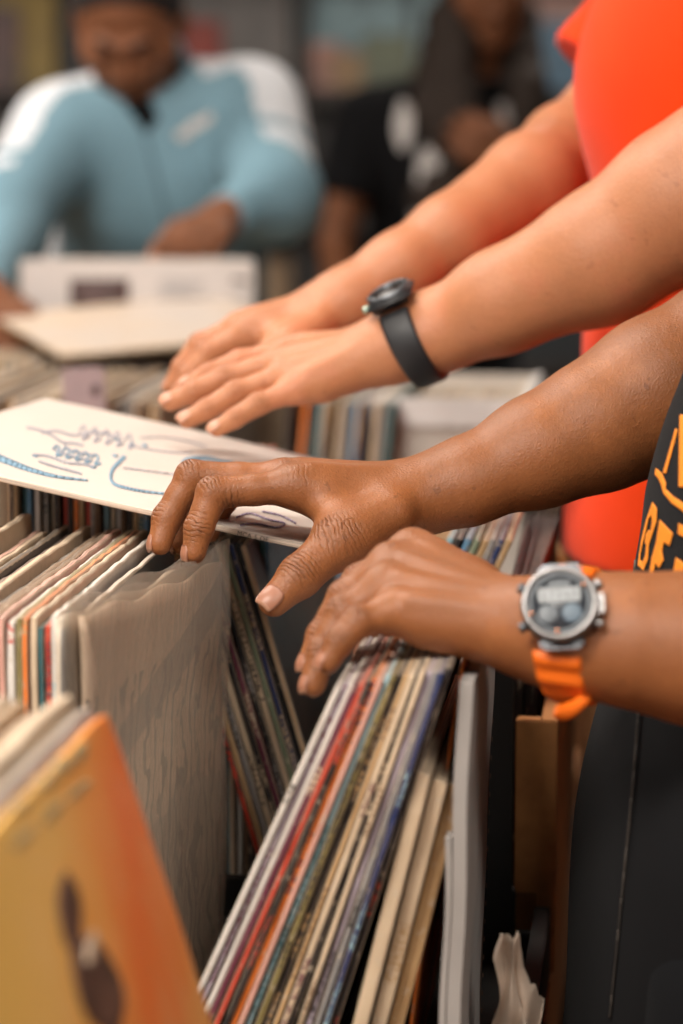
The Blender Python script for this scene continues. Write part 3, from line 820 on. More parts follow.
# the bag is two clear films joined at the rim
for off in (-.0042, .0046):
    d_ = Vector((1, -.2, 0)).normalized()*(-off)
    warp_sheet('clear_bag', pn + d_, pf + d_ + Vector((.002, .004, .004)), bn + d_ + Vector((0, 0, .002)), bf + d_ + Vector((0, 0, .002)), .0003, 44, .0021, 11 + int(off > 0), M['bag'], cover, bulge=-.004, top_sag=.003, grow=.012)
pn2, pf2 = P(58, 622, 1.39), P(206, 556, 1.69)
bn2 = pn2 + Vector((0, 0, -.318)); bf2 = P(192, 556, 1.69) + Vector((0, 0, -.318)); bn2.z = max(.803, bn2.z); bf2.z = max(.803, bf2.z)
M['grey_cover'] = rec_mat('grey_white_cover', (.40, .37, .34), (.7, .58, .45), None, cover2=(.22, .20, .19), scale=8)
c2, _ = warp_sheet('record_sleeve', pn2, pf2, bn2, bf2, .0034, 20, .0010, 8, M['grey_cover'], bulge=-.002, top_sag=.002)
tag(c2, 'pale grey record sleeve in a clear bag just behind the taupe one', 'record sleeve', 'bagged sleeves')
warp_sheet('clear_bag', pn2 + Vector((.005, 0, .004)), pf2 + Vector((.005, 0, .007)), bn2 + Vector((.005, 0, 0)), bf2 + Vector((.005, 0, 0)), .0003, 30, .0016, 21, M['bag'], c2, bulge=-.002, top_sag=.006)

# --- row C: nearest sleeves at the left with the orange cover
k = NT('orange_artwork'); pz = k.t.nodes.new('ShaderNodeSeparateXYZ'); k.l(k.coord('Object'), pz.inputs[0])
n1 = k.noise(k.coord('Object'), 9, 4, .55)
gx = k.math('ADD', k.math('MULTIPLY', pz.outputs[0], 1.0), k.math('ADD', k.math('MULTIPLY', pz.outputs[2], -1.1), k.math('MULTIPLY', n1, .12)))
cc = k.ramp(k.math('MULTIPLY_ADD', gx, 2.6, .95), [(.0, (.72, .42, .10)), (.30, (.80, .45, .12)), (.5, (.84, .34, .07)), (.70, (.86, .17, .02)), (.86, (.86, .22, .03)), (1.0, (.86, .33, .06))])
n2 = k.noise(k.coord('Object', (2, 1, 1)), 16, 5, .7)
cc = k.mix(k.math('MULTIPLY', k.ramp(n2, [(.5, (0, 0, 0)), (.75, (1, 1, 1))]), .35), cc, (.88, .55, .28))
k.l(cc, k.b.inputs['Base Color']); k.b.inputs['Roughness'].default_value = .42
M['orange_art'] = k.m
vc = uv_of(P(103, 704, 1.20))[1]; uc = uv_of(P(103, 704, 1.20))[0] - LL
bC = .818
lnC = -17.0
vbot = vc + LL*math.sin(R(17))
oc = record(uc, vbot, lnC, M['orange_art'], t=.0040, base=bC, label='orange and yellow record sleeve with a dark figure, nearest cover at the lower left', group='nearest sleeves at the lower left', n=20, wav=.0008, bend=-.006)
# dark printed figure on its cover (local: x along, z up, y = -t/2 towards the camera side)
def blob2d(cx, cz, rx, rz, rot, n=36, wob=.08, seed=1):
    r = random.Random(seed); ph = [r.uniform(0, 6.28) for _ in range(3)]
    pts = []
    for i in range(n):
        a = 2*math.pi*i/n; k_ = 1 + wob*(math.sin(2*a + ph[0]) + .6*math.sin(5*a + ph[1]))
        x, z = rx*k_*math.cos(a), rz*k_*math.sin(a)
        pts.append((cx + x*math.cos(rot) - z*math.sin(rot), cz + x*math.sin(rot) + z*math.cos(rot)))
    return pts
def px_to_local(o, px, py, yloc=0.0):
    """where a photo pixel meets the plane y=yloc of object o, in o's own coordinates"""
    inv = o.matrix_world.inverted(); a = inv @ Vector((0, 0, CZ)); b = inv @ P(px, py, 2.0)
    s_ = (yloc - a.y)/(b.y - a.y); return a + (b - a)*s_
M['figure'] = plain('brown_print', (.10, .045, .03), .5, .5, 60)
M['figure_pale'] = plain('pale_print', (.55, .40, .28), .5, .2, 60)
M['grey_print'] = plain('soft_grey_print', (.42, .30, .14), .5, .2, 60)
bpy.context.view_layer.update()
def bvh_of(o):
    dg = bpy.context.evaluated_depsgraph_get(); me = o.data
    vs = [o.matrix_world @ v_.co for v_ in me.vertices]
    return BVHTree.FromPolygons(vs, [tuple(p.vertices) for p in me.polygons])
def decal(name, polys, target, mat, parent, off=.0006, grid=2.0, bvh=None, bridge=True):
    """printed patch that lies on the surface of target; outlines measured in the photograph"""
    bvh = bvh or bvh_of(target)
    bm = bmesh.new()
    for poly in polys:
        vs = [bm.verts.new((x, y, 0)) for x, y in poly]
        bm.faces.new(vs)
    xs = [p[0] for q in polys for p in q]; ys = [p[1] for q in polys for p in q]
    g = min(xs) + grid
    while g < max(xs):
        bmesh.ops.bisect_plane(bm, geom=bm.faces[:] + bm.edges[:] + bm.verts[:], plane_co=(g, 0, 0), plane_no=(1, 0, 0)); g += grid
    g = min(ys) + grid
    while g < max(ys):
        bmesh.ops.bisect_plane(bm, geom=bm.faces[:] + bm.edges[:] + bm.verts[:], plane_co=(0, g, 0), plane_no=(0, 1, 0)); g += grid
    bmesh.ops.triangulate(bm, faces=bm.faces[:])
    org = Vector((0, 0, CZ)); last = None; bad = []
    for v_ in bm.verts:
        d = (P(v_.co.x, v_.co.y, 2.0) - org).normalized()
        hit, nn, _, dist = bvh.ray_cast(org, d)
        if hit is None: bad.append(v_); continue
        if nn.dot(d) > 0: nn = -nn
        v_.co = hit + nn*off
    if bad: bmesh.ops.delete(bm, geom=bad, context='VERTS')
    if not bm.faces: bm.free(); print('decal empty', name); return None
    r_ = bmesh.ops.solidify(bm, geom=bm.faces[:], thickness=off*.6)
    o = bm_obj(name, bm, mat, None, True)
    o.parent = parent; o.matrix_parent_inverse = parent.matrix_world.inverted()
    return o
bO = bvh_of(oc)
decal('printed_figure', [blob2d(69, 912, 11, 42, -.10, seed=3)], oc, M['figure'], oc, .0006, 6, bO)
decal('printed_figure', [blob2d(97, 985, 21, 55, -.30, seed=4)], oc, M['figure'], oc, .0006, 6, bO)
decal('printed_figure', [blob2d(90, 948, 6, 16, .2, seed=5)], oc, M['figure_pale'], oc, .0008, 6, bO)
for i, (x, y, a, b) in enumerate([(20, 800, 12, 7), (42, 782, 12, 7), (62, 766, 12, 7), (80, 752, 10, 6), (22, 838, 14, 5), (52, 812, 14, 5), (78, 790, 12, 5)]):
    decal('printed_title', [blob2d(x, y, a, b, -.65, seed=30+i, wob=.25)], oc, M['grey_print'], oc, .0005, 6, bO)
ccols = [('maroon', 'orange', .003, 0), ('grey', None, .004, .003), ('grey', 'cream', .005, .000), ('cream', None, .009, .007), ('tan', None, .006, .002), ('brown', None, .006, .000), ('tan', None, .006, .005), ('cream', None, .008, .007), ('brown', None, .006, .002),
         ('tan', None, .006, .004), ('cream', None, .006, .004), ('grey', None, .006, 0), ('cream', None, .006, .003), ('tan', None, .006, 0)]
vq = vbot - .0040/2/math.cos(R(17)) - .001
for i, (c, tx, t, up) in enumerate(ccols):
    ln = -17.0 + min(6, i*.0)
    hs = t/2/math.cos(R(17)); vq -= hs
    record(uc + rng.uniform(-.003, .006), vq - .0*up, ln, rm(c, tx), t=t*.97, base=bC + up, label=f'{names[c]} edged record sleeve at the lower left, {ordw[i]} behind the orange cover', group='nearest sleeves at the lower left', n=12, wav=.0002, bend=-.006)
    vq -= hs + .0004

# --- row D and the rest of the second row
M['mural'] = rec_mat('dark_painted_cover', (.035, .028, .022), (.60, .42, .26), C['dark'], cover2=(.09, .05, .03), dens=.35, scale=11, worn=.7)
dl = [('red', 'dark'), ('tan', 'brown'), ('grey', 'dark'), ('cream', 'dark'), ('dark', 'cream'), ('maroon', 'cream'), ('black', 'grey'), ('cream', 'dark'), ('green', 'cream'), ('navy', 'cream'), ('black', 'teal')]
pD = P(243, 548, 1.77); uD, vD = uv_of(pD)
ux = uD
v0 = vD + LL*math.sin(R(16))
GD = 'leaning sleeves between the bags and the hand'
record(ux, v0, -16, M['mural'], t=.0045, base=.80, label='tan edged record sleeve with dark painted cover, rightmost of those leaning left below the thumb', group=GD, n=14)
vx = v0 - .0028
for i, (c, tx) in enumerate(reversed(dl)):
    t = .0047; vx -= t/2/math.cos(R(16))
    record(ux + rng.uniform(-.003, .005), vx, -16 , rm(c, tx), t=t*.96, base=.80 + (-.0 if i < 9 else 0), label=f'{names[c]} spined record sleeve leaning left below the thumb, {ordw[i+1]} from its right end', group=GD, n=12, wav=.0002)
    vx -= t/2/math.cos(R(16)) + .0003
# bold lettering on the navy spine is too small to read in full: one short word
vx -= .012
pool = ['tan', 'red', 'white', 'blue', 'dark', 'cream', 'grey', 'orange', 'dark', 'white', 'teal', 'brown', 'sky', 'red', 'dark', 'cream', 'navy', 'tan', 'white', 'brown']
GR = 'sleeve ends in the second row under the white cover'
for i in range(44):
    c = pool[(i*7 + 3) % len(pool)]; t = .0042; vx -= t
    stp = .0 if i < 10 else (.012 if i < 22 else .024)
    record(1.765 + rng.uniform(-.01, .01), vx, rng.uniform(-.1, .1), rm(c), t=t*.9, base=.80 + stp + rng.uniform(0, .003), label=f'{names[c]} record sleeve under the white cover, {ordw[i]} left of the leaning bundle', group=GR, n=4, wav=0)
    vx -= .0004
VSTEP = vx
# right group of the second row, leaning right
v_ = uv_of(P(452, 520, 1.80))[1]
for i, c in enumerate(['sky', 'dark', 'blue', 'green', 'tan', 'grey', 'navy', 'tan']):
    record(1.78, v_ - LL*math.sin(R(24)) + i*.0062, 24, rm(c), t=.0052, base=.80 + .012, label=f'{names[c]} record sleeve leaning right behind the orange strapped wrist, {ordw[i]} from left', group='sleeves behind the watched wrist', n=6)

for i in range(4):
    record(1.80, -.106 + i*.006, 0, rm('dark' if i % 2 else 'black'), t=.0052, base=.80, L=.29, H=.27, label=f'dark record sleeve closing the right end of the second row, {ordw[i]} from left', group='dark sleeves at the right ends of the rows', n=4)
    record(2.47, -.121 + i*.0056, 0, rm('dark' if i % 2 else 'black'), t=.0050, base=.80, label=f'dark record sleeve between the white box and the aisle, {ordw[i]} from left', group='dark sleeves at the right ends of the rows', n=4)
# --- third row
GT = 'blurred sleeves below the fair hands'
v_ = uv_of(P(236, 410, 2.55))[1]
for i, c in enumerate(['dark', 'orange', 'dark', 'teal', 'tan', 'grey', 'cream', 'grey', 'blue', 'navy', 'tan', 'cream', 'grey', 'teal']):
    record(2.53, v_ + i*.0076 + .03, 6 if i % 5 else 4, rm(c), t=.0055, base=.80, label=f'{names[c]} spined record sleeve below the fair hands, {ordw[i]} from left', group=GT, n=5)
v_ = uv_of(P(196, 372, 2.7))[1]
for i, c in enumerate(['cream', 'tan', 'brown', 'cream', 'grey', 'white', 'brown', 'tan', 'cream', 'brown', 'cream', 'tan', 'mauve', 'cream', 'tan', 'brown', 'cream', 'white', 'tan', 'brown', 'cream', 'grey', 'tan', 'cream', 'cream', 'brown', 'tan', 'cream', 'white', 'tan']):
    record(2.44 + rng.uniform(-.01, .01), v_ - i*.0085, rng.uniform(-1, 1), rm(c), t=.0058, base=.805 + rng.uniform(0, .006), label=f'{names[c]} edged record sleeve beyond the white cover, {ordw[i]} left of the fair fingertips', group='blurred sleeves beyond the white cover', n=5)
# --- fourth row, spines at far left
v_ = uv_of(P(100, 368, 2.95))[1]
for i, c in enumerate(['dark', 'cream', 'grey', 'white', 'cream', 'dark', 'cream', 'white', 'tan', 'cream', 'grey', 'cream', 'dark', 'cream', 'white', 'tan', 'cream', 'grey', 'cream', 'dark', 'cream', 'tan', 'cream', 'white', 'cream', 'dark', 'tan', 'cream', 'white', 'cream']):
    record(2.93, v_ - i*.0072, 0, rm(c), t=.0062, base=.80, label=f'{names[c]} spined record sleeve in the far left row, {ordw[i]} from its right end', group='blurred spines at the far left', n=4)
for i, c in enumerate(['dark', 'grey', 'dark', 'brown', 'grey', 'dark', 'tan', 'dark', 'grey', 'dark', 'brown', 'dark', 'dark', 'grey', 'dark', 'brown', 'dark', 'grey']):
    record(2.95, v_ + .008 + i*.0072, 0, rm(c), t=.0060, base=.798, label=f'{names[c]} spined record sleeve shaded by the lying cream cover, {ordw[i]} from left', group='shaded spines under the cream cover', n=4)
# --- far rows facing the customer in blue
for i in range(17):
    c = ['cream', 'tan', 'cream', 'white', 'cream', 'yellow', 'cream', 'pink'][i % 8]
    for q, (vq_, ) in enumerate([(-.86,), (-.53,)]):
        record(3.33 + i*.0095, vq_, 0, rm(c), t=.007, base=.812 + rng.uniform(-.004, .004), across=True, head=90 - 90, label=f'{names[c]} edged record sleeve in the {["left","right"][q]} far stack, {ordw[i]} from its near end', group='far sleeves before the customer in blue', n=4)

# the cover held up by the man in blue, seen flat on
k = rec_mat('off_white_cover', (.66, .60, .57), (.62, .5, .4), None, cover2=(.60, .55, .53), scale=4)
pa = P(18, 256, 3.24); pb = P(255, 262, 3.24)
hc = record(0, 0, 0, k, t=.004, label='off-white record sleeve with a dark photo held up by the man in blue', n=10)
cx = (pa + pb)/2
hc.matrix_world = Matrix.Translation((cx.x, cx.y, cx.z - .315)) @ Matrix.Rotation(R(1.5), 4, 'Z') @ Matrix.Rotation(R(-3), 4, 'X')
M['photo'] = plain('dark_photo_print', (.085, .045, .042), .5, .6, 60)
M['greyline'] = plain('grey_text_print', (.38, .36, .37), .6, .2, 60)
bpy.context.view_layer.update(); bH = bvh_of(hc)
decal('printed_photo', [[(70, 279), (129, 279), (129, 308), (70, 308)]], hc, M['photo'], hc, .0008, 15, bH)
for i in range(9):
    y = 280 + i*5; decal('printed_text', [[(160, y), (206 - (i % 3)*6, y+.5), (206 - (i % 3)*6, y+2.2), (160, y+1.7)]], hc, M['greyline'], hc, .0008, 15, bH)
decal('printed_text', [[(232, 278), (250, 279), (250, 283), (232, 282)]], hc, M['photo'], hc, .0008, 15, bH)
# lying cream cover in front of it
o = record(0, 0, 0, rec_mat('cream_lying_cover', (.64, .50, .38), (.66, .46, .26), None, cover2=(.60, .52, .46), scale=8), t=.006, label='cream record sleeve lying flat on the far bin in front of the held-up one', n=12, wav=.002)
a_ = P(62, 359, 2.90); b_ = P(62 + 250, 334, 3.02)
xd = (b_ - a_).normalized(); nz = Vector((-.04, -.10, 1)); nz = (nz - xd*nz.dot(xd)).normalized(); yd = nz.cross(xd)
o.matrix_world = Matrix.Translation(a_ + xd*.1575 + nz*.003) @ Matrix((xd, -nz, yd)).transposed().to_4x4()

# --- the big white cover lying on the second row
a_ = Vector((-.0212, 1.605, 1.1226)); b_ = Vector((-.3218, 1.6801, 1.1794)); c_ = Vector((-.2455, 1.9857, 1.1792))
e1 = (b_ - a_).normalized(); t_ = c_ - b_; e2 = (t_ - e1*t_.dot(e1)).normalized(); nz = e2.cross(e1)
if nz.z < 0: nz = -nz
print('LP sizes', (b_-a_).length, t_.length, t_.normalized().dot(e1), 'z', a_.z, b_.z, c_.z)
wl_m = rec_mat('white_drawn_cover', (.66, .585, .525), (.60, .47, .38), C['grey'], cover2=(.63, .555, .495), dens=.0, scale=5, worn=.6)
wl = record(0, 0, 0, wl_m, t=.0045, label='large white record sleeve with blue line drawing lying flat across the second row', n=16, wav=.0012, rag=.0008)
wl.matrix_world = Matrix.Translation(a_ + e1*.1575 + nz*.002) @ Matrix((e1, e1.cross(e2)*-1 if False else e2.cross(e1), e2)).transposed().to_4x4()
print('det', wl.matrix_world.to_3x3().determinant())
bpy.context.view_layer.update(); bW = bvh_of(wl)
M['blue_ink'] = plain('blue_ink', (.16, .28, .38), .6, .2, 60); M['grey_ink'] = plain('grey_ink', (.34, .33, .38), .6, .2, 60); M['purple_ink'] = plain('purple_ink', (.30, .24, .36), .6, .2, 60)
def stroke(pts, w0, w1=None, n=4):
    """outline of a brush stroke through points (Catmull-Rom)"""
    w1 = w0 if w1 is None else w1; P_ = [Vector((p[0], p[1])) for p in pts]; out = []
    for i in range(len(P_)-1):
        p0 = P_[max(0, i-1)]; p1 = P_[i]; p2 = P_[i+1]; p3 = P_[min(len(P_)-1, i+2)]
        for j in range(n):
            t = j/n; out.append(.5*((2*p1) + (p2-p0)*t + (2*p0-5*p1+4*p2-p3)*t*t + (3*p1-p0-3*p2+p3)*t**3))
    out.append(P_[-1]); quads = []
    L_, R_ = [], []
    for i, p in enumerate(out):
        d = (out[min(i+1, len(out)-1)] - out[max(i-1, 0)]); d = d.normalized() if d.length > 1e-6 else Vector((1, 0))
        nn = Vector((-d.y, d.x)); w_ = w0 + (w1 - w0)*i/(len(out)-1)
        L_.append(p + nn*w_/2); R_.append(p - nn*w_/2)
    for i in range(len(out)-1): quads.append([tuple(L_[i]), tuple(L_[i+1]), tuple(R_[i+1]), tuple(R_[i])])
    return quads
def cx3(pts): return [(x/2.277, 240 + y/2.277) for x, y in pts]
S_ = []
def ink(name, m, lst, w0, w1=None):
    for pts in lst: decal(name, stroke(pts, w0, w1), wl, m, wl, .0005, 60, bW)
ink('line_drawing', M['blue_ink'], [cx3([(284, 494), (272, 506), (256, 524), (252, 544), (262, 558), (292, 567), (330, 574), (384, 580)])], 4.0, 1.8)
ink('line_drawing', M['blue_ink'], [cx3([(-20, 490), (30, 510), (75, 526), (130, 540), (200, 549)])], 7.0, 1.2)
ink('line_drawing', M['blue_ink'], [cx3([(415, 512), (428, 502), (452, 498), (480, 499), (505, 505), (530, 506)])], 6.0, 1.6)
ink('line_drawing', M['grey_ink'], [cx3([(60, 428), (90, 434), (118, 446), (142, 462), (168, 464), (190, 470)]), cx3([(95, 440), (130, 436), (166, 446), (210, 440), (250, 444), (262, 455)]),
     cx3([(75, 490), (110, 494), (150, 508), (190, 512), (213, 518)]), cx3([(88, 505), (120, 516), (150, 524), (186, 534)]), cx3([(146, 468), (160, 480), (184, 486), (215, 492)]),
     cx3([(120, 476), (150, 490), (180, 498), (210, 505)])], 1.7)
ink('line_drawing', M['blue_ink'], [cx3([(120 + 22*i, 478 + 5*i), (128 + 22*i, 470 + 5*i), (136 + 22*i, 478 + 5*i), (128 + 22*i, 492 + 5*i), (142 + 22*i, 490 + 5*i)]) for i in range(5)], 1.9)
ink('handwriting', M['grey_ink'], [cx3([(180 + 26*i, 438 + 5*i), (190 + 26*i, 424 + 5*i), (196 + 26*i, 440 + 5*i), (188 + 26*i, 456 + 5*i), (204 + 26*i, 448 + 5*i)]) for i in range(5)], 1.7)
ink('line_drawing', M['grey_ink'], [cx3([(300, 470), (340, 478), (400, 486), (440, 484)]), cx3([(280, 520), (340, 528), (420, 538)]), cx3([(320, 452), (370, 450), (420, 458), (470, 472)])], .9)
ink('line_drawing', M['purple_ink'], [[(236, 518), (250, 514), (268, 520), (285, 524), (276, 528), (256, 524), (240, 526)]], 1.4)
ink('line_drawing', M['purple_ink'], [[(262, 512), (280, 516), (296, 524)]], 1.4)
for x, y in [(264, 454), (300, 466), (212, 518), (262, 492), (80, 492), (455, 512), (330, 468)]:
    decal('ink_dot', [blob2d(x/2.277, 240 + y/2.277, 3.2, 1.4, .2, 12, seed=x)], wl, M['blue_ink'], wl, .0005, 60, bW)
# small printed catalogue line on the front edge
fc_ = bpy.data.curves.new('edge_text', 'FONT'); fc_.body = 'MCA 5 OF'; fc_.size = .0046; fc_.extrude = .00012; fc_.space_character = 1.1
fo = bpy.data.objects.new('spine_lettering', fc_); COL.objects.link(fo)
me = bpy.data.meshes.new_from_object(fo.evaluated_get(bpy.context.evaluated_depsgraph_get())); bpy.data.objects.remove(fo)
fo = link('spine_lettering', me, plain('dark_ink', (.09, .08, .08), .6))
edge_n = (-e2)
tx = -e1; ty = edge_n.cross(tx); ty = ty if ty.z > 0 else -ty
ty = tx.cross(edge_n)*-1
ty = edge_n.cross(tx)
fo.matrix_world = Matrix.Translation(a_ + e1*.052 + nz*(.0002) + edge_n*.0011) @ Matrix((tx, ty, tx.cross(ty))).transposed().to_4x4()
fo.parent = wl; fo.matrix_parent_inverse = wl.matrix_world.inverted()

# ------------------------------------------------------------------ bins, stands, panel
M['binwood'] = wood('brown_bin_wood', (.52, .23, .075), (.36, .15, .05), .6)
M['bindark'] = plain('dark_bin_board', (.02, .018, .017), .7)
M['linen'] = fabric('grey_linen', (.36, .33, .31), .9, .12, 900, .0008)
M['board'] = plain('brown_fibreboard', (.10, .06, .04), .8)
def bin_(u0, u1, v0, v1, base, h, label, wood_side=True, near=.0, sidez=.20):
    e = empty('record_bin', UV((u0+u1)/2, (v0+v1)/2, base - .012)); inv = e.matrix_world
    def bx(name, cu, cv, cz, su, sv, sz, m):
        bm = bmesh.new(); add_box(bm, UV(cu, cv, cz) - e.location, (sv, su, sz), RU, .0012); return bm_obj(name, bm, m, e)
    T_ = .012
    bx('bin_floor', (u0+u1)/2, (v0+v1)/2, base - T_/2, u1-u0, v1-v0, T_, M['bindark'])
    bx('front_board', u0 - T_/2, (v0+v1)/2, base + near/2 - T_/2, T_, v1-v0, near + T_, M['bindark'])
    bx('back_board', u1 + T_/2, (v0+v1)/2, base + .008, T_, v1-v0, .016 + T_, M['bindark'])
    bx('side_board', (u0+u1)/2, v1 + T_/2 + .0005, base + sidez/2 - T_/2, u1-u0 + 2*T_, T_, sidez + T_, M['binwood'] if wood_side else M['bindark'])
    bx('side_board', (u0+u1)/2, v0 - T_/2, base + .03, u1-u0 + 2*T_, T_, .06 + T_, M['bindark'])
    if near == .051: bx('corner_post', u0 - .006, v1 - .008, base + .090, .012, .019, .18, M['binwood'])
    tag(e, label, 'record bin', 'record bins')
bin_(.86, 1.215, -.62, -.10, .817, 0, 'nearest record bin holding the orange covered sleeve', False, .10, .05)
bin_(1.325, 1.70, -.62, -.083, .80, 0, 'record bin holding the sleeves under the two brown hands', False, .02, .04)
bin_(1.725, 2.11, -.70, -.080, .80, 0, 'record bin in the second row under the white cover', True, .051, .18)
bin_(2.42, 2.87, -.95, -.098, .80, 0, 'record bin in the third row below the fair hands', True, .05, .18)
bin_(2.905, 3.275, -1.05, -.12, .80, 0, 'record bin in the fourth row below the lying cream cover', True, .05, .18)
bin_(3.305, 3.56, -1.05, -.14, .80, 0, 'farthest record bin in front of the customer in blue', True, .05, .18)
# stands: top board, legs, lower shelf
def stand(u0, u1, v0, v1, z, label):
    e = empty('bin_stand', UV((u0+u1)/2, (v0+v1)/2, 0))
    def bx(name, cu, cv, cz, su, sv, sz, m):
        bm = bmesh.new(); add_box(bm, UV(cu, cv, cz) - e.location, (sv, su, sz), RU, .002); return bm_obj(name, bm, m, e)
    bx('top_board', (u0+u1)/2, (v0+v1)/2, z - .012, u1-u0, v1-v0, .022, M['binwood'])
    bx('lower_shelf', (u0+u1)/2, (v0+v1)/2, .40, u1-u0-.02, v1-v0-.02, .02, M['bindark'])
    for a in (u0+.03, u1-.03):
        for b in (v0+.03, v1-.03): bx('leg', a, b, (z-.023)/2, .045, .045, z - .023, M['bindark'])
    bx('side_rail', (u0+u1)/2, v1 - .012, z - .10, u1-u0-.11, .018, .15, M['binwood'])
    tag(e, label, 'stand', 'stands under the record bins')
stand(.84, 1.71, -.64, -.07, .786, 'dark legged stand under the two nearest record bins')
stand(1.715, 2.38, -.75, -.072, .786, 'dark legged stand under the second row of records')
stand(2.39, 3.60, -1.08, -.082, .786, 'dark legged stand under the rear rows of records')
# things on the lower shelf: dark storage boxes seen at the lower right
for i, (uu, vv_, z, s, c, lab) in enumerate([(2.02, -.19, .41, (.30, .20, .17), (.03, .018, .016), 'dark storage box on the lower shelf behind the grey panel'),
                                   (2.02, -.19, .585, (.26, .18, .035), (.07, .035, .03), 'dark red folder lying on the storage box under the second row'),
                                   (2.70, -.24, .41, (.32, .26, .22), (.05, .035, .03), 'brown storage box on the lower shelf of the rear stand')]):
    e = empty('storage_box', UV(uu, vv_, z + .0005)); e.rotation_euler = (0, 0, -TH)
    bm = bmesh.new(); add_box(bm, (0, 0, s[2]*.39), (s[1], s[0], s[2]*.78), None, .003); bm_obj('box_body', bm, plain('box_card', c, .7), e)
    bm = bmesh.new(); add_box(bm, (0, 0, s[2]*.9), (s[1]+.008, s[0]+.008, s[2]*.2), None, .003); bm_obj('lid', bm, plain('box_lid', tuple(x*1.5 for x in c), .7), e)
    tag(e, lab, 'storage box')
# dark corner board of the second row
bm = bmesh.new(); add_box(bm, UV(1.706, -.139, .905), (.080, .010, .235), RU, .001); o = bm_obj('corner_board', bm, M['bindark']); tag(o, 'tall dark corner board at the right front of the second row', 'board')
# grey fabric panel at the right end of the near bin
e = empty('fabric_panel', UV(1.33, -.098, .79))
tag(e, 'grey linen covered end panel standing upright right of the leaning sleeves', 'panel')
vn = uv_of(P(464, 676, 1.36))[1]; vn2 = uv_of(P(443, 1010, 1.36))[1]
pnl_s = [(1.345, vn, vn2), (1.70, vn + .004, vn2 + .016)]
def panel_sheet(name, off, t, z0, z1, m, u_a, u_b, amp, nu=24, nz=30, fold=False):
    vs, fc = [], []
    for lay in (0, 1):
        for j in range(nz+1):
            z = z0 + (z1 - z0)*j/nz; f = (z - .80)/.29
            for i in range(nu+1):
                a = i/nu; uu = u_a + (u_b - u_a)*a
                vv_ = vn2 + (vn - vn2)*min(1.05, max(-.2, f)) + off + lay*t + amp*math.sin(9*a + 5*f)*.5 + amp*.6*math.sin(23*a - 3*f) + amp*.8*math.sin(14*f+2*a)
                vs.append(UV(uu, vv_, z) - e.location)
    N = (nu+1)*(nz+1); ix = lambda i, j, l: l*N + j*(nu+1) + i
    for j in range(nz):
        for i in range(nu):
            fc.append((ix(i, j, 0), ix(i, j+1, 0), ix(i+1, j+1, 0), ix(i+1, j, 0))); fc.append((ix(i, j, 1), ix(i+1, j, 1), ix(i+1, j+1, 1), ix(i, j+1, 1)))
    for i in range(nu):
        fc += [(ix(i, 0, 0), ix(i+1, 0, 0), ix(i+1, 0, 1), ix(i, 0, 1)), (ix(i, nz, 1), ix(i+1, nz, 1), ix(i+1, nz, 0), ix(i, nz, 0))]
    for j in range(nz):
        fc += [(ix(0, j, 1), ix(0, j+1, 1), ix(0, j+1, 0), ix(0, j, 0)), (ix(nu, j, 0), ix(nu, j+1, 0), ix(nu, j+1, 1), ix(nu, j, 1))]
    return link(name, mesh_from(name, vs, fc, False), m, e)
panel_sheet('edge_post', -.006, .009, .801, 1.094, M['board'], 1.531, 1.540, 0, 4, 10)
panel_sheet('linen_cover', -.0045, .0080, .801, 1.092, M['linen'], 1.348, 1.529, .0008)
panel_sheet('linen_flap', -.0085, .0035, .801, 1.00, M['linen'], 1.347, 1.40, .0012)
for i in range(46):
    z = .80 + i*.0062; f = (z - .80)/.29
    bm = bmesh.new(); c = UV(1.5355, vn2 + (vn - vn2)*f + .0040, z) - e.location
    if i % 2: bm.free(); continue
    add_box(bm, c, (.0008, .001, .003), RU); bm_obj('stitch', bm, M['board'], e)
# torn paper liner hanging over at the right of the panel
def torn(name, base, m):
    o3 = empty(name, base); vs = []; fc = []; nu, nz = 22, 26; r = random.Random(5)
    top = [ .0, .006, .012, .015, .017, .018, .019, .018, .019, .021, .024, .023, .010, .0, -.008, -.014, -.020, -.024, -.026, -.03, -.038, -.044, -.05]
    for lay in (0, 1):
        for j in range(nz+1):
            for i in range(nu+1):
                a = i/nu; b = j/nz
                x = a*.034*(.45 + .55*b) + .003*math.sin(9*b + 4*a) + .0015*math.sin(17*b - 7*a); z = -.16 + b*(.16 + top[i]*.8) + .0012*math.sin(i*2.1)*b
                y = .010*math.sin(5*a + 2*b) + .004*math.sin(15*a - 8*b) + .003*math.sin(21*b+5*a) + .03*a + lay*.0006
                vs.append((x, y, z))
    N = (nu+1)*(nz+1); ix = lambda i, j, l: l*N + j*(nu+1) + i
    for j in range(nz):
        for i in range(nu):
            fc.append((ix(i, j, 0), ix(i+1, j, 0), ix(i+1, j+1, 0), ix(i, j+1, 0))); fc.append((ix(i, j, 1), ix(i, j+1, 1), ix(i+1, j+1, 1), ix(i+1, j, 1)))
    for i in range(nu): fc += [(ix(i, nz, 0), ix(i+1, nz, 0), ix(i+1, nz, 1), ix(i, nz, 1)), (ix(i, 0, 1), ix(i+1, 0, 1), ix(i+1, 0, 0), ix(i, 0, 0))]
    for j in range(nz): fc += [(ix(0, j, 1), ix(0, j+1, 1), ix(0, j+1, 0), ix(0, j, 0)), (ix(nu, j, 0), ix(nu, j+1, 0), ix(nu, j+1, 1), ix(nu, j, 1))]
    o_ = link('paper_liner', mesh_from('paper_liner', vs, fc, True), m); o_.location = base
    bpy.data.objects.remove(o3); return o_
k = plain('torn_paper', (.50, .40, .32), .6, .2, 40, .001)
o = torn('paper_liner', P(494, 962, 1.46), k); tag(o, 'torn crumpled paper liner hanging beside the grey panel at the bottom', 'paper')

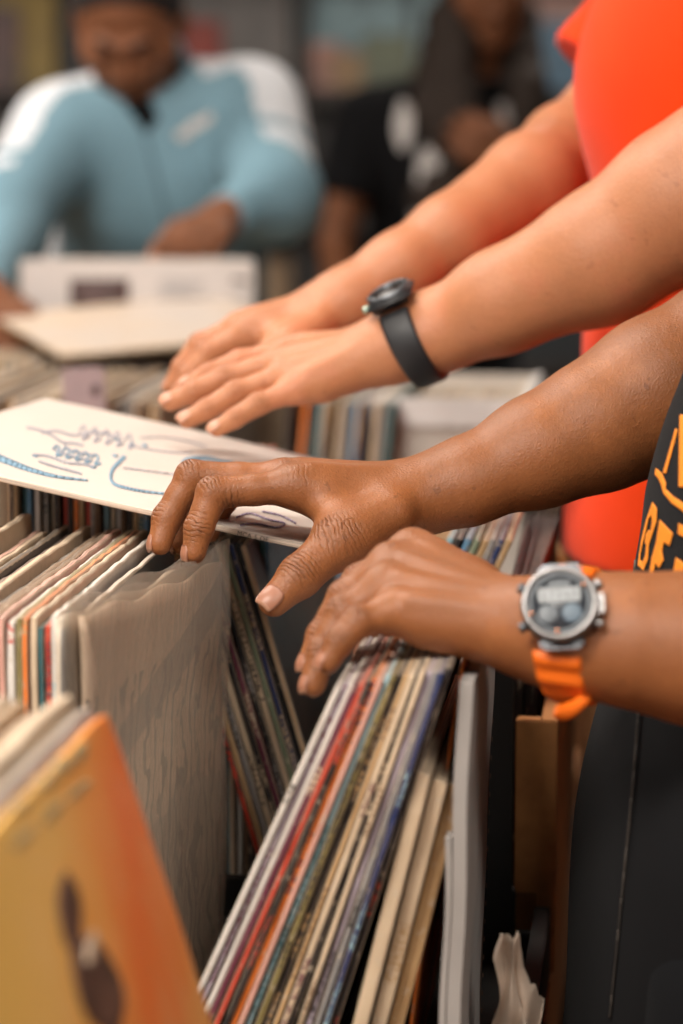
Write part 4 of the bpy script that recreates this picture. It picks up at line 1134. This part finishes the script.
# white box of records in the third row
e = empty('record_box', UV(2.715, -.222, .8005)); e.rotation_euler = (0, 0, -TH)
bm = bmesh.new(); t = .006; W_, D_, H_ = .155, .275, .312
for c, s in (((0, -D_/2, H_/2), (W_, t, H_)), ((0, D_/2, H_/2), (W_, t, H_)), ((-W_/2, 0, H_/2), (t, D_, H_)), ((W_/2, 0, H_/2), (t, D_, H_)), ((0, 0, t/2), (W_, D_, t))): add_box(bm, c, s)
bm_obj('box_body', bm, plain('white_card', (.62, .56, .50), .7), e)
bm = bmesh.new(); add_box(bm, (0, -D_/2 - .005, H_ - .012), (W_+.012, .006, .03)); add_box(bm, (W_/2 + .005, 0, H_ - .012), (.006, D_, .03)); bm_obj('rim_band', bm, plain('white_rim', (.72, .68, .66), .6), e)
bm = bmesh.new(); add_box(bm, (-.02, -D_/2 - .0045, H_*.62), (.11, .003, .10), None, .001); bm_obj('front_label', bm, plain('tan_label', (.62, .40, .22), .6), e)
tag(e, 'white cardboard record box beside the fair man\'s wrist with a tan front label', 'box')
for i in range(9):
    o = record(2.59, -.283 + i*.0152, 0, rm('cream' if i % 3 else 'tan'), t=.009, base=.808, L=.25, H=.29, label=f'{"cream" if i%3 else "tan"} small record sleeve in the white box, {ordw[i]} from left', group='sleeves in the white box', n=4)
# small pink price card in the third row
e = record(2.62, uv_of(P(88, 390, 2.45))[1], 0, plain('pink_card', (.46, .35, .36), .6, .06), t=.0012, base=.80, L=.046, H=.36, n=4, label='small pinkish price card standing up beyond the lying white cover', name='price_card')
pc = P(90, 428, 2.42); pc.z = .805
e.matrix_world = Matrix.Translation(pc) @ Matrix.Rotation(R(24), 4, 'Z') @ Matrix.Rotation(R(-3), 4, 'X'); e['category'] = 'card'
bpy.context.view_layer.update()
decal('printed_mark', [blob2d(95, 390, 4, 6, .2, 14)], e, M['photo'], e, .0008, 8)

# ------------------------------------------------------------------ shelves of covers along the back wall
M['shelf'] = plain('dark_shelf', (.045, .04, .038), .6)
e = empty('wall_shelf', (-.1, 6.92, 0)); tag(e, 'long dark wall shelf with ledges of records behind the customers', 'shelf')
bm = bmesh.new(); add_box(bm, (0, .12, 1.1), (4.6, .02, 2.0), None, .002); bm_obj('back_panel', bm, plain('slate_panel', (.05, .055, .06), .7), e)
for z in (.30, .70, 1.10, 1.46, 1.82):
    bm = bmesh.new(); add_box(bm, (0, .02, z), (4.6, .20, .02), None, .002); add_box(bm, (0, -.07, z + .02), (4.6, .012, .03), None, .002); bm_obj('ledge', bm, M['shelf'], e)
for x in (-2.29, -1.15, 0, 1.15, 2.29):
    bm = bmesh.new(); add_box(bm, (x, .03, 1.06), (.03, .20, 2.1), None, .002); bm_obj('upright', bm, M['shelf'], e)
bgc = {1.47: [('mauve', -1.05), ('dark', -.83), ('yellow', -.72), ('dark', -.35), ('grey', -.28), ('sky', .10), ('sky', .33), ('pink', -.02), ('blue', .68), ('red', .95), ('grey', .82)],
       1.11: [('yellow', -1.0), ('olive', -.75), ('grey', -.40), ('mauve', -.05), ('green', .24), ('dark', .5), ('grey', .76), ('teal', 1.0)],
       .71: [('dark', -.9), ('grey', -.55), ('brown', -.1), ('dark', .25), ('tan', .6), ('dark', .95)]}
wherez = {1.47: 'upper', 1.11: 'middle', .71: 'lower'}
used = set()
for z, lst in bgc.items():
    xs = -1.33
    for i, (c, x) in enumerate(lst):
        x = -1.62 + i*.33
        o = record(0, 0, 0, rm(c), t=.006, n=4, label=f'{names[c]} record cover on the {wherez[z]} back wall ledge, {ordw[i]} from left', group='covers shown on the back wall shelf')
        if abs((x + .1) % 1.15) < .2 and False: continue
        o.matrix_world = Matrix.Translation((x, 6.905, z)) @ Matrix.Rotation(R(-9), 4, 'X')
for c, x, z, s_, lab in [('red', -.42, 1.475, .17, 'small bright red cover on the upper wall ledge behind the man in blue'), ('blue', .60, 1.475, .17, 'small blue cover on the upper wall ledge right of the woman'),
                         ('pink', -.06, 1.475, .12, 'small pale pink cover on the upper wall ledge between man and woman'), ('green', .13, 1.475, .14, 'small grey green cover on the upper wall ledge near the woman'),
                         ('tan', .02, 1.475, .10, 'small tan cover on the upper wall ledge left of the woman'), ('mauve', -1.0, 1.475, .2, 'small mauve cover at the left end of the upper wall ledge in view')]:
    o = record(0, 0, 0, rm(c), t=.004, n=4, L=s_, H=s_*1.25, label=lab, group='small covers on the wall ledge'); o.matrix_world = Matrix.Translation((x, 6.875, z)) @ Matrix.Rotation(R(-7), 4, 'X')
# ------------------------------------------------------------------ the man in front with the two brown hands
def Pn(*a): return P(*a)
J1 = {'wrist': P(430, 497, 1.635),
      'index': [P(296, 486, 1.61), P(213, 493, 1.603), P(199, 528, 1.598), P(194, 552, 1.597)],
      'middle': [P(286, 480, 1.632), P(192, 477, 1.63), P(167, 518, 1.625), P(160, 543, 1.62)],
      'ring': [P(290, 484, 1.654), P(205, 486, 1.655), P(188, 520, 1.65), P(182, 544, 1.645)],
      'pinky': [P(302, 492, 1.674), P(234, 490, 1.675), P(217, 512, 1.67), P(210, 532, 1.668)],
      'thumb': [P(392, 514, 1.602), P(334, 546, 1.580), P(300, 576, 1.565), P(274, 601, 1.556)]}
J1['sc'] = 1.10
J1['creases'] = [(P(322, 512, 1.578), Vector((.95, .1, .25)).normalized(), Vector((.1, -.98, -.1)), .016, .9), (P(350, 524, 1.572), Vector((.9, .1, .45)).normalized(), Vector((.1, -.98, .1)), .013, .6), (P(232, 500, 1.600), Vector((.95, .1, .2)).normalized(), Vector((.0, -.9, -.4)), .010, .8)]
J1['thumb_n'] = Vector((-.45, -.45, .75)); J1['thumb_nail'] = Vector((-.35, -.85, .25))
J1['nail_index'] = Vector((-.92, -.38, .0)); J1['nail_middle'] = Vector((-.96, -.25, 0))
d1 = Vector((-.05, -.22, .97))
ch1 = [(P(462, 483, 1.64), .0300, .86), (P(540, 451, 1.65), .0380, .93), (P(600, 425, 1.66), .0445, .97), (P(660, 394, 1.67), .0525, .98), (P(740, 355, 1.68), .056, 1)]
J2 = {'wrist': P(546, 631, 1.392),
      'index': [P(412, 552, 1.475), P(360, 582, 1.475), P(336, 618, 1.47), P(322, 646, 1.465)],
      'middle': [P(392, 566, 1.452), P(346, 598, 1.45), P(323, 636, 1.445), P(311, 664, 1.44)],
      'ring': [P(386, 588, 1.43), P(344, 613, 1.425), P(322, 652, 1.42), P(313, 684, 1.415)],
      'pinky': [P(396, 612, 1.405), P(358, 622, 1.395), P(340, 641, 1.39), P(328, 662, 1.388)],
      'thumb': [P(480, 590, 1.46), P(430, 600, 1.50), P(395, 625, 1.51), P(375, 650, 1.51)]}
J2['sc'] = 1.09
d2 = Vector((-.15, -.60, .78))
J2['nail_ring'] = Vector((-.9, -.45, .1)); J2['nail_middle'] = Vector((-.9, -.45, .1))
ch2 = [(P(560, 631, 1.389), .0315, .84), (P(590, 634, 1.385), .0325, .88), (P(640, 641, 1.38), .037, .94), (P(700, 649, 1.38), .042, .95), (P(850, 660, 1.39), .048, 1)]
B1 = dict(fwd=(-1, .0, 0), pelvis=Vector((.298, 1.50, .95)), waist=Vector((.322, 1.50, 1.14)), chest=Vector((.375, 1.50, 1.32)), neck=Vector((.45, 1.50, 1.50)), head=Vector((.41, 1.50, 1.64)),
          hfwd=(-.9, 0, -.45), hup=(-.3, 0, 1), shL=Vector((.45, 1.31, 1.41)), shR=Vector((.46, 1.66, 1.43)), elL=P(1000, 664, 1.40), elR=P(830, 318, 1.69),
          hipL=Vector((.27, 1.41, .90)), hipR=Vector((.27, 1.60, .90)), kneeL=Vector((.25, 1.40, .50)), kneeR=Vector((.26, 1.62, .50)), ankL=Vector((.30, 1.38, .09)), ankR=Vector((.30, 1.62, .09)))
def short_hair(q, ax, B):
    f = union([ell(q(0, -.016, .034), (.081, .101, .092), ax), ell(q(0, -.05, -.02), (.074, .065, .06), ax)], .02)
    n = ax[1]*.80 - ax[2]*.62
    return cut(f, q(0, .056, .062), n), 'short'
man, tee = person('man in a black tee with brown arms reaching down to flip through the records', B1, M['skin_brown'], [('L', J2, d2, ch2), ('R', J1, d1, ch1)], 'tee_shirt', M['black_tee'], (.62, .012), M['black_pants'],
                  hair=short_hair, hires=.0012, wr=(.0035, 34), hem=(Vector((.268, 1.50, .80)), .160), nails=[M['nail'], M['nail_free']], shirt_h=.004)
man.data.materials  # skin only
# lettering printed on the tee
def c8(pts): return [(560 + x/4.27, 380 + y/4.27) for x, y in pts]
bT = bvh_of(tee)
polys = [c8([(400, 520), (420, 548), (418, 600), (402, 650), (392, 640), (398, 600), (396, 575), (384, 590), (376, 628), (358, 700), (350, 740), (348, 770), (362, 812), (336, 790), (350, 690), (372, 600)]),
         c8([(384, 640), (402, 650), (385, 702), (382, 762), (362, 812), (348, 770), (360, 775), (370, 745), (374, 700), (366, 694), (372, 660)]),
         c8([(430, 595), (487, 655), (472, 706), (448, 690), (440, 728), (448, 765), (428, 802), (412, 780), (400, 850), (382, 850), (396, 760), (416, 690)]),
         c8([(500, 757), (560, 800), (560, 870), (488, 820)]), c8([(512, 612), (560, 640), (560, 680), (508, 655)]),
         c8([(414, 376), (440, 398), (458, 440), (456, 466), (492, 500), (560, 545), (560, 580), (480, 522), (446, 480), (438, 445), (424, 418), (410, 402)]),
         c8([(498, 208), (508, 214), (458, 396), (444, 398)]), c8([(516, 150), (545, 150), (545, 455), (512, 455)])]
for pl in polys: decal('orange_lettering', [pl], tee, M['print_orange'], man, .0009, 2.0, bT)
# stitched side seam
decal('side_seam', stroke([(642, 706), (634, 800), (624, 900), (612, 1018)], 2.0), tee, plain('seam_thread', (.035, .026, .02), .9), man, .0020, 20, bT)
decal('side_seam', stroke([(640, 500), (636, 560), (632, 590)], 1.5), tee, plain('edge_thread', (.10, .08, .06), .8), man, .0008, 20, bT)

# ------------------------------------------------------------------ the man in the orange tee
J3 = {'wrist': P(396, 346, 1.87),
      'index': [P(294, 350, 1.905), P(240, 362, 1.905), P(210, 374, 1.90), P(188, 386, 1.90)],
      'middle': [P(284, 362, 1.885), P(226, 378, 1.885), P(194, 392, 1.88), P(170, 402, 1.88)],
      'ring': [P(286, 376, 1.868), P(236, 393, 1.862), P(208, 409, 1.86), P(187, 420, 1.855)],
      'pinky': [P(298, 389, 1.852), P(258, 404, 1.845), P(235, 418, 1.84), P(217, 429, 1.838)],
      'thumb': [P(372, 352, 1.92), P(322, 370, 1.94), P(290, 384, 1.945), P(268, 394, 1.945)]}
d3 = Vector((-.10, -.55, .80))
ch3 = [(P(408, 340, 1.87), .0310, .84), (P(440, 330, 1.87), .0315, .88), (P(500, 302, 1.85), .0385, .96), (P(600, 258, 1.82), .0490, 1), (P(683, 203, 1.80), .0560, 1), (P(735, 170, 1.79), .0570, 1)]
J4 = {'wrist': P(336, 308, 2.02),
      'index': [P(248, 332, 2.0), P(208, 352, 1.998), P(190, 375, 1.996), P(181, 393, 1.995)],
      'middle': [P(240, 327, 2.02), P(200, 345, 2.02), P(182, 368, 2.02), P(172, 386, 2.02)],
      'ring': [P(243, 327, 2.042), P(204, 343, 2.042), P(186, 363, 2.04), P(176, 380, 2.04)],
      'pinky': [P(252, 331, 2.06), P(220, 344, 2.06), P(204, 358, 2.06), P(195, 370, 2.06)],
      'thumb': [P(316, 324, 1.99), P(284, 348, 1.97), P(260, 364, 1.965), P(240, 374, 1.96)]}
d4 = Vector((-.25, -.15, .95))
ch4 = [(P(346, 301, 2.02), .0285, .84), (P(400, 268, 2.03), .0300, .95), (P(450, 236, 2.05), .0335, .97), (P(530, 182, 2.11), .0415, 1), (P(570, 152, 2.19), .044, 1)]
B2 = dict(fwd=(-1, 0, 0), pelvis=Vector((.336, 2.03, 1.05)), waist=Vector((.330, 2.03, 1.22)), chest=Vector((.339, 2.03, 1.44)), neck=Vector((.36, 2.03, 1.66)), head=Vector((.31, 2.03, 1.82)),
          hfwd=(-.9, 0, -.4), hup=(-.3, 0, 1), shL=Vector((.43, 1.82, 1.62)), shR=Vector((.39, 2.26, 1.60)), elL=P(765, 150, 1.785), elR=P(588, 138, 2.22),
          hipL=Vector((.35, 1.94, .98)), hipR=Vector((.35, 2.12, .98)), kneeL=Vector((.35, 1.93, .54)), kneeR=Vector((.35, 2.14, .54)), ankL=Vector((.39, 1.92, .09)), ankR=Vector((.39, 2.15, .09)))
man2, tee2 = person('fair-skinned man in an orange tee with both hands over the records', B2, M['skin_fair'], [('L', J3, d3, ch3), ('R', J4, d4, ch4)], 'tee_shirt', M['orange_tee'], (.80, .014, .45), M['black_pants'],
                    hair=short_hair, hires=.0018, wr=(.007, 17), hem=(Vector((.314, 2.03, 1.045)), .152), nails=[M['nail_fair']], shirt_h=.005, girth=.98)

# ------------------------------------------------------------------ the man in the pale blue jacket
W = P(222, 216, 3.40)
J5 = simple_hand(W, P(192, 238, 3.30) - W, (-.15, -.90, .42), False, 50, .06)
W6 = P(-18, 288, 3.22)
J6 = simple_hand(W6, Vector((.35, -.5, -.35)), (0, -.35, .9), True, 40)
B3 = dict(fwd=(-.05, -1, 0), pelvis=P(150, 560, 3.98), waist=P(155, 330, 3.92), chest=P(162, 180, 3.74), neck=P(148, 92, 3.70), head=P(130, 22, 3.60),
          hfwd=(-.06, -.80, -.60), hup=(-.02, -.5, .9), shL=P(255, 112, 3.70), shR=P(60, 138, 3.64), elL=P(276, 196, 3.50), elR=P(0, 232, 3.46))
B3['pelvis'].z = .96; B3['waist'].z = 1.13
for s_, dx in (('L', .10), ('R', -.10)):
    B3['hip'+s_] = Vector((B3['pelvis'].x + dx, B3['pelvis'].y, .90)); B3['knee'+s_] = Vector((B3['pelvis'].x + dx*1.2, B3['pelvis'].y - .04, .49)); B3['ank'+s_] = Vector((B3['pelvis'].x + dx*1.3, B3['pelvis'].y + .02, .09))
ch5 = [(W.lerp(B3['elL'], .25), .029, .9), (W.lerp(B3['elL'], .6), .038, 1)]
ch6 = [(W6.lerp(B3['elR'], .25), .029, .9), (W6.lerp(B3['elR'], .6), .038, 1)]
man3, jk = person('man in a pale blue and white track jacket looking down behind the far bins', B3, M['skin_deep'], [('L', J5, (-.15, -.90, .42), ch5), ('R', J6, (0, -.35, .9), ch6)], 'track_jacket', M['jacket'], (1.0, 0), M['jeans'],
                  hair=short_hair, hires=.0026, wr=(.007, 22), nails=[M['nail']], shirt_h=.007)
# white shoulder and sleeve panels belong to the jacket's cloth
jk.data.materials.append(M['jacket_white'])
nrm = np.zeros(len(jk.data.polygons)*3, np.float32); jk.data.polygons.foreach_get('normal', nrm); nrm = nrm.reshape(-1, 3)
cen = np.zeros(len(jk.data.polygons)*3, np.float32); jk.data.polygons.foreach_get('center', cen); cen = cen.reshape(-1, 3)
mi = np.zeros(len(cen), np.int32)
for s_, sg in (('L', 1), ('R', -1)):
    sh, el, nk, ch_ = A3(B3['sh'+s_]), A3(B3['el'+s_]), A3(B3['neck']), A3(B3['chest'])
    out = np.array([sg*.75, .15, .65]); out /= np.linalg.norm(out)
    s_out = (nrm @ out)
    a = sh - nk; t = ((cen - nk) @ a)/(a @ a)
    b = el - sh; t2 = ((cen - sh) @ b)/(b @ b)
    dn = np.linalg.norm(cen - (sh + np.clip(t2, 0, 1)[:, None]*b), axis=1)
    m1 = (s_out > .42) & (t > .15) & (cen[:, 2] > sh[2] - .30) & ((t2 < .55) | (t2 > .64)) & ((dn < .115) | (t2 < 0)) & (cen[:, 1] > el[1] + .02)
    wr_ = A3((J5 if s_ == 'L' else J6)['wrist']); c_ = wr_ - el; t3 = ((cen - el) @ c_)/(c_ @ c_)
    mi[m1] = 1
jk.data.polygons.foreach_set('material_index', mi)
bJ = bvh_of(jk)
decal('zipper', stroke([(140, 118), (146, 140), (156, 175), (166, 214), (172, 250)], 2.4), jk, plain('zip', (.07, .14, .18), .5), man3, .002, 12, bJ)
decal('undershirt', [[(124, 104), (150, 98), (158, 118), (147, 132), (138, 122)]], jk, M['black_tee'], man3, .003, 5, bJ)
decal('chest_logo', [[(174, 134), (186, 127), (191, 121), (203, 116), (212, 112), (214, 118), (206, 126), (196, 129), (190, 136), (180, 141)]], jk, M['print_white'], man3, .002, 5, bJ)
# collar
fw = Vector(B3['fwd']).normalized(); nk = B3['neck']
v, q = sdf_mesh(carve(cut(cone(nk + Vector((0, 0.01, -.04)), nk.lerp(B3['head'], .35) + Vector((0, .02, 0)), .083, .072), nk + fw*.045, fw), cone(nk + Vector((0, 0, -.06)), B3['head'], .066, .066), .004), *bounds([nk], .13), .004, 1)
link('collar', np_mesh('collar', [(v, q)])[0], M['jacket'], man3)

# ------------------------------------------------------------------ the woman in black behind
W7 = P(350, 345, 4.42); J7 = simple_hand(W7, Vector((.1, -.5, -.5)), (0, -.6, .6), True, 40)
W8 = P(505, 172, 4.40); J8 = simple_hand(W8, Vector((-.55, -.15, .55)), (-.1, -.9, .2), False, 55)
B4 = dict(fwd=(.05, -1, 0), pelvis=P(440, 400, 4.75), waist=P(440, 290, 4.72), chest=P(445, 165, 4.66), neck=P(470, 72, 4.64), head=P(488, -20, 4.56),
          hfwd=(.15, -.85, -.35), hup=(0, -.3, .95), shL=P(528, 118, 4.68), shR=P(362, 124, 4.62), elL=P(560, 240, 4.56), elR=P(336, 245, 4.60))
B4['pelvis'].z = .95
for s_, dx in (('L', .09), ('R', -.07)):
    B4['hip'+s_] = Vector((B4['pelvis'].x + dx, B4['pelvis'].y, .88)); B4['knee'+s_] = Vector((B4['pelvis'].x + dx*1.4, B4['pelvis'].y - .02, .48)); B4['ank'+s_] = Vector((B4['pelvis'].x + dx*1.5, B4['pelvis'].y + .02, .09))
ch7 = [(W7.lerp(B4['elR'], .25), .026, .9), (W7.lerp(B4['elR'], .6), .034, 1)]
ch8 = [(W8.lerp(B4['elL'], .25), .026, .9), (W8.lerp(B4['elL'], .6), .034, 1)]
def long_hair(q, ax, B):
    fs = [cut(ell(q(0, -.016, .030), (.088, .106, .098), ax), q(0, .070, .05), ax[1]*.86 - ax[2]*.5)]
    for i, (a, b, c) in enumerate([(P(452, 10, 4.58), P(438, 110, 4.55), P(430, 215, 4.54)), (P(442, 20, 4.62), P(425, 120, 4.58), P(416, 200, 4.56)), (P(462, 30, 4.56), P(458, 130, 4.50), P(452, 225, 4.52)),
                                   (P(523, 15, 4.62), P(527, 90, 4.58), P(522, 160, 4.55)), (P(470, 40, 4.74), P(470, 120, 4.80), P(470, 200, 4.80)), (P(510, 30, 4.74), P(505, 120, 4.82), P(500, 190, 4.82))]):
        fs += [cone(a, b, .034, .036), cone(b, c, .036, .018)]
    return wrinkle(union(fs, .03), .006, 110, 4), 'long'
wo, tee4 = person('woman with long dark hair in a black printed tee at the back', B4, M['skin_deep'], [('L', J8, (-.1, -.9, .2), ch8), ('R', J7, (0, -.6, .6), ch7)], 'tee_shirt', M['black_tee'], (.62, .01), M['jeans'],
                  hair=long_hair, hires=.0036, wr=(.006, 22), nails=False, shirt_h=.008, girth=.84)
b4 = bvh_of(tee4)
for i, pl in enumerate([blob2d(404, 125, 8, 26, .05, seed=1), blob2d(446, 118, 14, 22, .4, seed=2, wob=.2), blob2d(428, 170, 9, 34, .25, seed=3, wob=.2), blob2d(512, 116, 19, 9, .75, seed=5), blob2d(424, 214, 12, 14, .2, seed=6)]):
    decal('white_print', [pl], tee4, M['print_white'], wo, .003, 8, b4)

# ------------------------------------------------------------------ wrist watches
M['gunmetal'] = plain('gunmetal', (.10, .105, .115), .35, .1, 60, 0, .7)
M['steel'] = plain('brushed_steel', (.26, .25, .25), .34, .1, 60, 0, .95)
M['rosegold'] = plain('copper_accent', (.75, .38, .24), .25, .05, 60, 0, .9)
M['blackrub'] = plain('black_rubber', (.014, .014, .016), .5)
M['orangerub'] = plain('orange_rubber', (.86, .16, .010), .42, .06, 40)
M['lcd'] = plain('grey_display', (.11, .125, .14), .45, .25, 200)
M['lcd2'] = plain('pale_display', (.20, .215, .225), .3, .2, 300)
M['dial'] = plain('dark_dial', (.035, .04, .05), .3)
k = NT('watch_glass'); k.b.inputs['Transmission Weight'].default_value = 1; k.b.inputs['Roughness'].default_value = .03; k.b.inputs['IOR'].default_value = 1.3; M['glass'] = k.m
def lathe(prof, seg=48, ridges=0, ramp_=0.0):
    vs, fc = [], []
    for i in range(seg):
        a = 2*math.pi*i/seg; k_ = 1 + (ramp_*math.cos(ridges*a) if ridges else 0)
        for r, z in prof: vs.append((r*k_*math.cos(a), r*k_*math.sin(a), z))
    m = len(prof)
    for i in range(seg):
        j = (i+1) % seg
        for q in range(m-1): fc.append((i*m+q, j*m+q, j*m+q+1, i*m+q+1))
    return vs, fc
def put(name, vf, mat, parent, smooth=True, mtx=None):
    me = mesh_from(name, vf[0], vf[1], smooth)
    if mtx: me.transform(mtx)
    bm = bmesh.new(); bm.from_mesh(me); bmesh.ops.remove_doubles(bm, verts=bm.verts, dist=1e-6); bmesh.ops.recalc_face_normals(bm, faces=bm.faces); bm.to_mesh(me); bm.free()
    return link(name, me, mat, parent)
def strap_ring(Cw, ea, er, en, rw, rn, width, thick, a0, a1, shift, drop, ridged, inv):
    """band sweeping round the wrist from angle a0 to a1 (0 = back of the hand)"""
    vs, fc = [], []; n = 64
    for i in range(n+1):
        a = a0 + (a1 - a0)*i/n
        lo_ = .5 - .5*math.cos(a)
        c = Cw + en*(math.cos(a)*(rn + drop*lo_)) + er*(math.sin(a)*(rw + drop*.3*lo_)) + ea*(shift*lo_)
        nn = (en*math.cos(a)/rn + er*math.sin(a)/rw).normalized()
        th = thick*(1 + (.28*math.cos(a*ridged) if ridged else 0)); wd = width*(1 - .12*lo_)
        for sx, h in ((-.5, 0), (-.5, .7), (-.38, 1), (.38, 1), (.5, .7), (.5, 0)):
            vs.append(inv @ (c + ea*(sx*wd) + nn*(h*th)))
    for i in range(n):
        for q in range(6): fc.append((i*6+q, (i+1)*6+q, (i+1)*6+(q+1) % 6, i*6+(q+1) % 6))
    fc.append(tuple(range(6))[::-1]); fc.append(tuple(n*6+q for q in range(6)))
    return vs, fc
def frame(o, x, z):
    z = z.normalized(); x = (x - z*x.dot(z)).normalized(); y = z.cross(x)
    return Matrix.Translation(o) @ Matrix((x, y, z)).transposed().to_4x4()
# watch with the orange strap on the nearest wrist
bM = bvh_of(man); org = Vector((0, 0, CZ))
ea = (ch2[2][0] - ch2[0][0]).normalized()
nf = Vector((-.20, -.86, .47)).normalized(); nf = (nf - ea*nf.dot(ea)*.35).normalized()
Cw = P(565, 632, 1.388)
hit = bM.ray_cast(org, (P(562, 610, 1.4) - org).normalized())[0]
Mw = frame(hit + nf*.0035, Vector((1, 0, 0)), nf)
wt = empty('wrist_watch'); wt.matrix_world = Mw; bpy.context.view_layer.update()
tag(wt, 'chunky grey sports watch with an orange strap on the nearest wrist', 'watch')
inv = Mw.inverted()
put('case', lathe([(0, -.004), (.0185, -.004), (.0212, -.002), (.0222, .003), (.0222, .007), (.0208, .0098), (.0185, .0102), (.0182, .0088), (0, .0088)], 64, 8, .012), M['gunmetal'], wt)
put('bezel', lathe([(.0178, .0090), (.0182, .0112), (.0198, .0120), (.0212, .0112), (.0220, .0090), (.0178, .0090)], 64, 0), M['steel'], wt)
put('dial', lathe([(0, .0092), (.0179, .0092), (.0179, .0089), (0, .0089)], 48), M['dial'], wt)
put('chapter_ring', lathe([(.0148, .0094), (.0152, .0104), (.0176, .0110), (.0178, .0094), (.0148, .0094)], 48), M['lcd'], wt)
def plate(name, x, y, sx, sy, z, m, r=.001, th=.0006, par=None):
    bm = bmesh.new(); add_box(bm, (x, y, z), (sx, sy, th), None, min(r, th*.4)); return bm_obj(name, bm, m, par or wt)
win = plate('display_window', 0, .0050, .0235, .0085, .0098, M['lcd2'])
plate('display_window', 0, .0115, .0120, .0032, .0098, M['lcd'])
put('sub_dial', lathe([(0, .0101), (.0050, .0101), (.0056, .0098), (.0056, .0094)], 32), M['lcd'], wt, mtx=Matrix.Translation((-.0068, -.0060, 0)))
put('sub_dial', lathe([(0, .0101), (.0050, .0101), (.0056, .0098), (.0056, .0094)], 32), plain('blue_grey_display', (.10, .14, .18), .5), wt, mtx=Matrix.Translation((.0068, -.0058, 0)))
for i in range(5): plate('digit', -.0085 + i*.0042, .0048, .0010, .0050, .0102, M['lcd'], par=win)
for a in (200, 265, 35): put('accent_stud', lathe([(0, .0128), (.0011, .0126), (.0015, .0112), (.0015, .0100)], 16), M['rosegold'], wt, mtx=Matrix.Translation((.0168*math.cos(R(a)), .0168*math.sin(R(a)), 0)))
for a in (28, -28, 152, 208):
    q = Matrix.Rotation(R(a), 4, 'Z') @ Matrix.Translation((.0215, 0, .0042)) @ Matrix.Rotation(R(90), 4, 'Y')
    put('push_button', lathe([(0, .0050), (.0026, .0048), (.0030, .0040), (.0030, -.001), (0, -.001)], 20), M['steel'] if abs(a) < 90 else M['gunmetal'], wt, mtx=q)
bm = bmesh.new(); add_box(bm, (.0225, 0, .004), (.0035, .013, .006), None, .0012); bm_obj('crown_guard', bm, M['steel'], wt)
for sy in (-1, 1):
    bm = bmesh.new(); vs = add_box(bm, (0, sy*.0205, .0015), (.0245, .0085, .0085), None, .002)
    bm_obj('lug', bm, M['gunmetal'], wt)
# band: goes round the wrist and stands off below it
er = ea.cross(nf).normalized(); er = er if er.z < 0 else -er     # er points down
radn = (hit - Cw).dot(nf)
put('strap', strap_ring(Cw, ea, er, nf, .0345, radn + .001, .0275, .0036, R(36), R(168), .014, .007, 17, inv), M['orangerub'], wt)
put('strap', strap_ring(Cw, ea, -er, nf, .0345, radn + .001, .0235, .0036, R(38), R(168), .012, .004, 17, inv), M['orangerub'], wt)
# loose strap end
vs, fc = [], []; n = 16
for i in range(n+1):
    t = i/n; c = P(592, 692, 1.372).lerp(P(554, 712, 1.352), t) + Vector((0, 0, -.004*math.sin(math.pi*t))); w_ = .0115*(1 - .55*t**3)
    up = Vector((.15, -.75, .64)); sd = Vector((.25, .6, .72)).normalized()
    for a, b in ((-1, 0), (-.8, .0030), (.8, .0030), (1, 0), (.8, -.0012), (-.8, -.0012)): vs.append(inv @ (c + sd*(a*w_*.62) + up*b))
for i in range(n):
    for q in range(6): fc.append((i*6+q, (i+1)*6+q, (i+1)*6+(q+1) % 6, i*6+(q+1) % 6))
fc += [tuple(range(6))[::-1], tuple(n*6+q for q in range(6))]
put('strap_end', (vs, fc), M['orangerub'], wt)

# black watch on the fair wrist
ea = (ch3[2][0] - ch3[0][0]).normalized(); Cw = P(412, 341, 1.87)
nf = Vector((-.22, -.22, .94)); nf = (nf - ea*nf.dot(ea)).normalized()
b2 = bvh_of(man2); hit = b2.ray_cast(Cw + nf*.2, -nf)[0]; radn = (hit - Cw).dot(nf)
Mw = frame(hit + nf*.003, ea, nf); wt = empty('wrist_watch'); wt.matrix_world = Mw; bpy.context.view_layer.update(); inv = Mw.inverted()
tag(wt, 'black smart watch with a woven black strap on the fair wrist', 'watch')
bm = bmesh.new(); add_box(bm, (0, 0, .0035), (.036, .040, .0095), None, .0035); bm_obj('case', bm, M['blackrub'], wt, True)
put('bezel', lathe([(.0135, .0080), (.0140, .0098), (.0160, .0104), (.0178, .0092), (.0182, .0080)], 48), M['gunmetal'], wt)
put('screen', lathe([(0, .0088), (.0140, .0088), (.0140, .0082), (0, .0082)], 40), plain('black_screen', (.03, .022, .02), .12), wt)
put('push_button', lathe([(0, .0042), (.0028, .0040), (.0034, .0030), (.0034, -.002), (0, -.002)], 20), plain('pale_green_metal', (.36, .44, .36), .35, .1, 60, 0, .6), wt, mtx=Matrix.Translation((-.0185, -.008, .003)) @ Matrix.Rotation(R(-90), 4, 'Y'))
er = ea.cross(nf).normalized(); er = er if er.y > 0 else -er
def wr_r(dirv):
    h_ = b2.ray_cast(Cw + dirv*.045, -dirv)[0]; return min(.036, (h_ - Cw).length + .0008)
put('strap', strap_ring(Cw, ea, -er, nf, wr_r(-er), radn + .001, .0245, .0026, R(28), R(180), .004, .001, 0, inv), M['blackrub'], wt)
put('strap', strap_ring(Cw, ea, er, nf, wr_r(er), radn + .001, .0245, .0026, R(28), R(180), .004, .001, 0, inv), M['blackrub'], wt)
